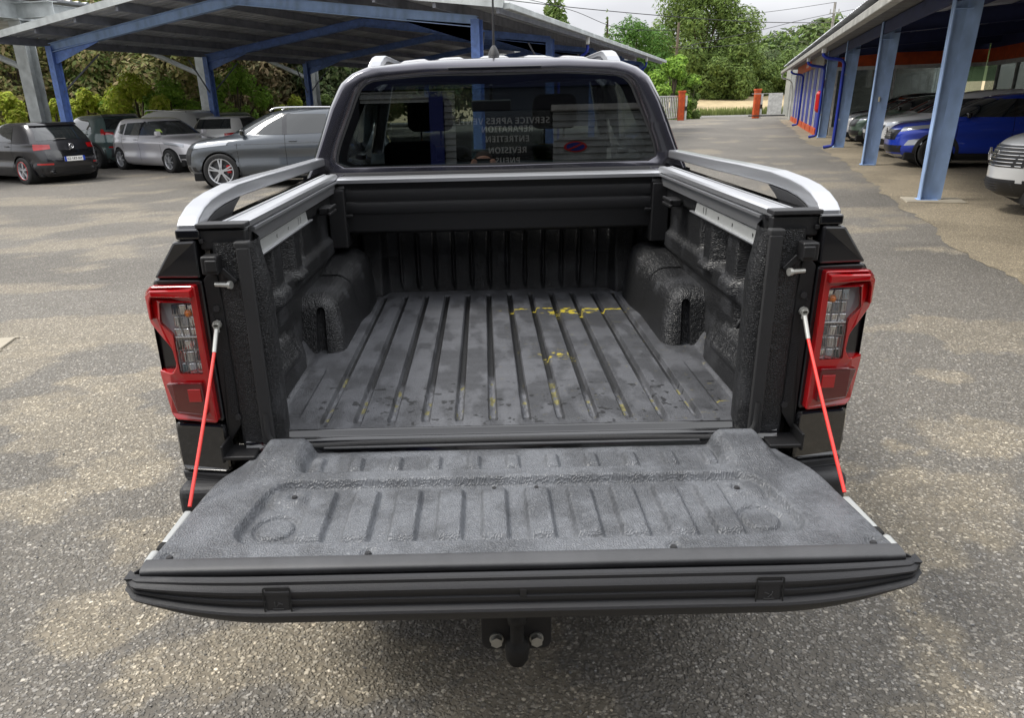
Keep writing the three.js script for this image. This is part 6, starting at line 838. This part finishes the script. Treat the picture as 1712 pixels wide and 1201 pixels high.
// ---------------------------------------------------------------- gate, posts, poles, wires
{
  const gateMat = M.white, d = 57.5, z = pxZ(d);
  const gt = thing('barred_gate', 'white barred gate leaf standing open behind the truck cab', 'gate', null, [pxX(1143, d), 0, z], 0.5);
  for (let k = 0; k < 22; k++) part('gate_bar', box(0.05, 1.55, 0.05, -0.12 - k * 0.17, 0.95, 0), gateMat, gt);
  part('gate_rail', [box(3.9, 0.08, 0.06, -1.93, 1.72, 0)], gateMat, gt); part('gate_rail', box(3.9, 0.08, 0.06, -1.93, 0.2, 0), gateMat, gt);
  const post = (label, px, dd) => { const t = thing('gate_post', label, 'post', 'orange gate posts', [pxX(px, dd), 0, pxZ(dd)]); part('post', box(0.42, 1.95, 0.36, 0, 0.975, 0, 0.02), M.orange, t); part('cap', box(0.5, 0.14, 0.42, 0, 2.02, 0, 0.02), M.orange, t); part('white_jamb', box(0.14, 1.75, 0.16, 0.32, 0.875, 0.1, 0.01), M.white, t); part('lock_box', box(0.12, 0.3, 0.1, 0.3, 0.85, 0.24, 0.01), M.plasticDark, t); return t; };
  post('orange gate post beside the white barred gate', 1145, 57.2); post('orange gate post standing alone near the showroom end', 1271, 58);
  const sg = thing('sliding_gate', 'plain white sliding gate panel beside the right orange post', 'gate', null, [pxX(1297, 57), 0, pxZ(57)], -0.2);
  part('gate_panel', box(1.0, 1.5, 0.06, 0.2, 1.02, 0, 0.01), M.white, sg); part('track_rail', box(2.6, 0.09, 0.12, -0.3, 0.2, 0, 0.01), M.plastic, sg); part('frame_rail', box(2.2, 0.05, 0.05, -0.4, 1.75, 0), M.zinc, sg);
  const p1 = thing('utility_pole', 'brown wooden pole in front of the large trees', 'pole', null, [pxX(1131, 62), 0, pxZ(62)]); part('shaft', rod([0, 0, 0], [0.05, pxY(1131, 50, 62), 0], 0.13, 0.09, 10), M.wood, p1); part('crossarm', box(0.7, 0.08, 0.08, 0, pxY(1131, 87, 62), 0.1), M.wood, p1);
  const p2 = thing('utility_pole', 'grey concrete pole rising above the showroom roof', 'pole', null, [pxX(1381, 76), 0, pxZ(76)]); part('shaft', rod([0, 0, 0], [0, pxY(1381, 20, 76), 0], 0.2, 0.12, 8), M.render, p2); part('crossarm', box(1.0, 0.08, 0.1, 0, pxY(1381, 36, 76), 0.1), M.zinc, p2); for (const s of [-0.4, 0, 0.4]) part('insulator', rod([s, pxY(1381, 36, 76), 0.1], [s, pxY(1381, 30, 76), 0.1], 0.05), M.zinc, p2);
  const wire = (label, pts, r = 0.022) => { const g = tube(pts.map(([px, py, dd]) => [pxX(px, dd), pxY(px, py, dd), pxZ(dd)]), r, 5, 50); const o = part('overhead_wire', g, M.wire, scene); tag(o, label, 'wire', 'overhead wires'); };
  wire('thick overhead wire crossing in front of the largest tree', [[780, 10, 64], [955, 28, 64], [1130, 42, 64], [1260, 49, 66], [1381, 50, 75]], 0.03);
  wire('thin wire running down to the right past the cypress', [[880, 15, 63], [960, 33, 63], [1035, 58, 62], [1131, 62, 62]]);
  wire('upper wire from the grey concrete pole towards the left', [[1381, 36, 76], [1330, 46, 72], [1260, 62, 68], [1131, 88, 62]]);
  wire('lower wire from the grey concrete pole towards the wooden pole', [[1381, 40, 76], [1320, 58, 72], [1250, 80, 68], [1131, 90, 62]]);
  wire('highest wire from the concrete pole to the top right', [[1381, 36, 76], [1440, 26, 80], [1560, 10, 90]]);
  wire('highest wire from the concrete pole towards the trees', [[1381, 20, 76], [1310, 30, 74], [1225, 40, 74]]);
  const sk = thing('drain_cover', 'pale concrete drain cover lying flush at the left edge', 'cover', null, [-4.02, 0.006, -3.45], 0.2); part('slab', box(0.5, 0.02, 0.3, 0, 0, 0, 0.006), M.concrete, sk); part('rim', [box(0.54, 0.012, 0.02, 0, 0, 0.165), box(0.54, 0.012, 0.02, 0, 0, -0.165)], M.concrete, sk);
}
// ---------------------------------------------------------------- the photographer, seen mirrored in the rear window
function fleshed(bones, c, half, res, k) {   // tapered capsules joined by a smooth minimum, meshed
  const mc = new MarchingCubes(res, new THREE.MeshStandardMaterial(), false, false, 260000); mc.isolation = 0;
  const B = bones.map(([a, b, ra, rb]) => { const A = V(...a), D = V(...b).sub(A); return [A.x, A.y, A.z, D.x, D.y, D.z, D.lengthSq() || 1e-9, ra, rb]; });
  for (let z = 0; z < res; z++) for (let y = 0; y < res; y++) for (let x = 0; x < res; x++) {
    const px = c[0] + (x / res * 2 - 1) * half, py = c[1] + (y / res * 2 - 1) * half, pz = c[2] + (z / res * 2 - 1) * half; let d = 9;
    for (const q of B) { const ex = px - q[0], ey = py - q[1], ez = pz - q[2], t = clamp((ex * q[3] + ey * q[4] + ez * q[5]) / q[6]), dx = ex - q[3] * t, dy = ey - q[4] * t, dz = ez - q[5] * t, e = Math.sqrt(dx * dx + dy * dy + dz * dz) - lerp(q[7], q[8], t); const h = clamp(0.5 + 0.5 * (d - e) / k); d = lerp(d, e, h) - k * h * (1 - h); }
    mc.field[x + y * res + z * res * res] = -d;
  }
  mc.update(); const n = mc.count, P = mc.positionArray.slice(0, n * 3), N = mc.normalArray.slice(0, n * 3);
  const g = new THREE.BufferGeometry(); for (let i = 0; i < n; i++) { P[i * 3] = c[0] + P[i * 3] * half; P[i * 3 + 1] = c[1] + P[i * 3 + 1] * half; P[i * 3 + 2] = c[2] + P[i * 3 + 2] * half; }
  g.setAttribute('position', new THREE.BufferAttribute(P, 3)); g.setAttribute('uv', new THREE.BufferAttribute(new Float32Array(n * 2), 2)); const gm = mergeVertices(g, 1e-5); gm.computeVertexNormals(); return gm;
}
{
  const X = -0.06, Z = 2.24, t = thing('person', 'person in white shirt holding up a phone, mirrored in the rear window', 'person', null, [X, 0, Z]);
  const sh = 1.43, hand = (s) => [0.082 * s, 1.665, -0.385], el = (s) => [0.30 * s, 1.28, -0.20], sl = (s) => [0.185 * s, sh, 0];
  const legs = [], arms = [], torso = [[[0, 1.0, 0], [0, 1.20, 0.01], 0.135, 0.13], [[-0.05, 1.22, 0.0], [-0.08, 1.38, 0], 0.12, 0.11], [[0.05, 1.22, 0], [0.08, 1.38, 0], 0.12, 0.11], [[-0.15, sh, 0], [0.15, sh, 0], 0.07, 0.07]], neck = [[[0, 1.42, 0], [0, 1.56, -0.02], 0.055, 0.052]], head = [[[0, 1.66, -0.02], [0, 1.72, -0.01], 0.088, 0.092], [[0, 1.60, -0.055], [0, 1.58, -0.065], 0.05, 0.038], [[0, 1.665, -0.105], [0, 1.635, -0.122], 0.012, 0.017], [[-0.085, 1.655, 0], [-0.09, 1.675, 0.005], 0.016, 0.018], [[0.085, 1.655, 0], [0.09, 1.675, 0.005], 0.016, 0.018]];
  for (const s of [-1, 1]) { legs.push([[0.09 * s, 0.95, 0], [0.10 * s, 0.50, 0.01], 0.095, 0.06], [[0.10 * s, 0.50, 0.01], [0.10 * s, 0.09, 0.03], 0.058, 0.042], [[0.10 * s, 0.05, 0.05], [0.11 * s, 0.04, -0.14], 0.045, 0.038]); arms.push([sl(s), el(s), 0.058, 0.044], [el(s), [0.11 * s, 1.63, -0.36], 0.044, 0.029]);
    const h = hand(s); arms.push([[0.11 * s, 1.625, -0.355], [h[0] + 0.018 * s, 1.665, -0.39], 0.026, 0.024]); for (let f = 0; f < 4; f++) { const y = 1.708 - f * 0.021; arms.push([[h[0] + 0.024 * s, y - 0.01, -0.395], [h[0] + 0.012 * s, y, -0.424], 0.009, 0.0085], [[h[0] + 0.012 * s, y, -0.424], [h[0] - (0.012 + 0.004 * (f % 2)) * s, y + 0.002, -0.418], 0.0085, 0.0075]); } arms.push([[h[0] + 0.012 * s, 1.645, -0.372], [h[0] - 0.012 * s, 1.668, -0.378], 0.011, 0.009]); }
  part('body', fleshed([...torso, ...neck, ...head, ...arms, ...legs], [0, 0.93, -0.1], 0.95, 150, 0.02), M.skin, t);
  const inf = (l, r) => l.map(([a, b, p, q]) => [a, b, p + r, q + r]);
  const sleeves = [-1, 1].map((s) => [sl(s), [lerp(0.185, 0.30, 0.72) * s, lerp(sh, 1.28, 0.72), -0.144], 0.074, 0.066]);
  part('shirt', fleshed([...inf(torso, 0.016), ...sleeves], [0, 1.2, 0], 0.45, 64, 0.03), mat({ rgb: [0.66, 0.65, 0.68], roughness: 0.85 }), t);
  part('trousers', fleshed(inf([legs[0], legs[1], legs[3], legs[4], [[-0.06, 0.98, 0], [0.06, 0.98, 0], 0.115, 0.115]], 0.016), [0, 0.58, 0], 0.56, 72, 0.03), mat({ rgb: [0.025, 0.03, 0.05], roughness: 0.9 }), t);
  part('hair', fleshed([[[0, 1.715, 0.012], [0, 1.735, 0.005], 0.092, 0.096]], [0, 1.72, 0], 0.15, 40, 0.02), mat({ rgb: [0.03, 0.02, 0.015], roughness: 0.8 }), t);
  part('shoe', [box(0.10, 0.07, 0.28, -0.105, 0.035, -0.04, 0.03)], M.rubber, t); part('shoe', [box(0.10, 0.07, 0.28, 0.105, 0.035, -0.04, 0.03)], M.rubber, t);
  for (const s of [-1, 1]) part('eye', new THREE.SphereGeometry(0.012, 10, 8).translate(0.032 * s, 1.67, -0.098), M.plasticDark, t);
  part('mouth', box(0.045, 0.008, 0.01, 0, 1.598, -0.112, 0.003), mat({ rgb: [0.35, 0.10, 0.09], roughness: 0.6 }), t);
  const ph = thing('phone', 'dark phone held in both hands, mirrored in the rear window', 'phone', null, [X, 1.6875, Z - 0.4]); part('phone_case', box(0.158, 0.076, 0.009, 0, 0, 0, 0.004), M.plasticDark, ph); part('phone_screen', box(0.148, 0.068, 0.002, 0, 0, 0.0055), M.piano, ph);
}
renderer.render(scene, camera);
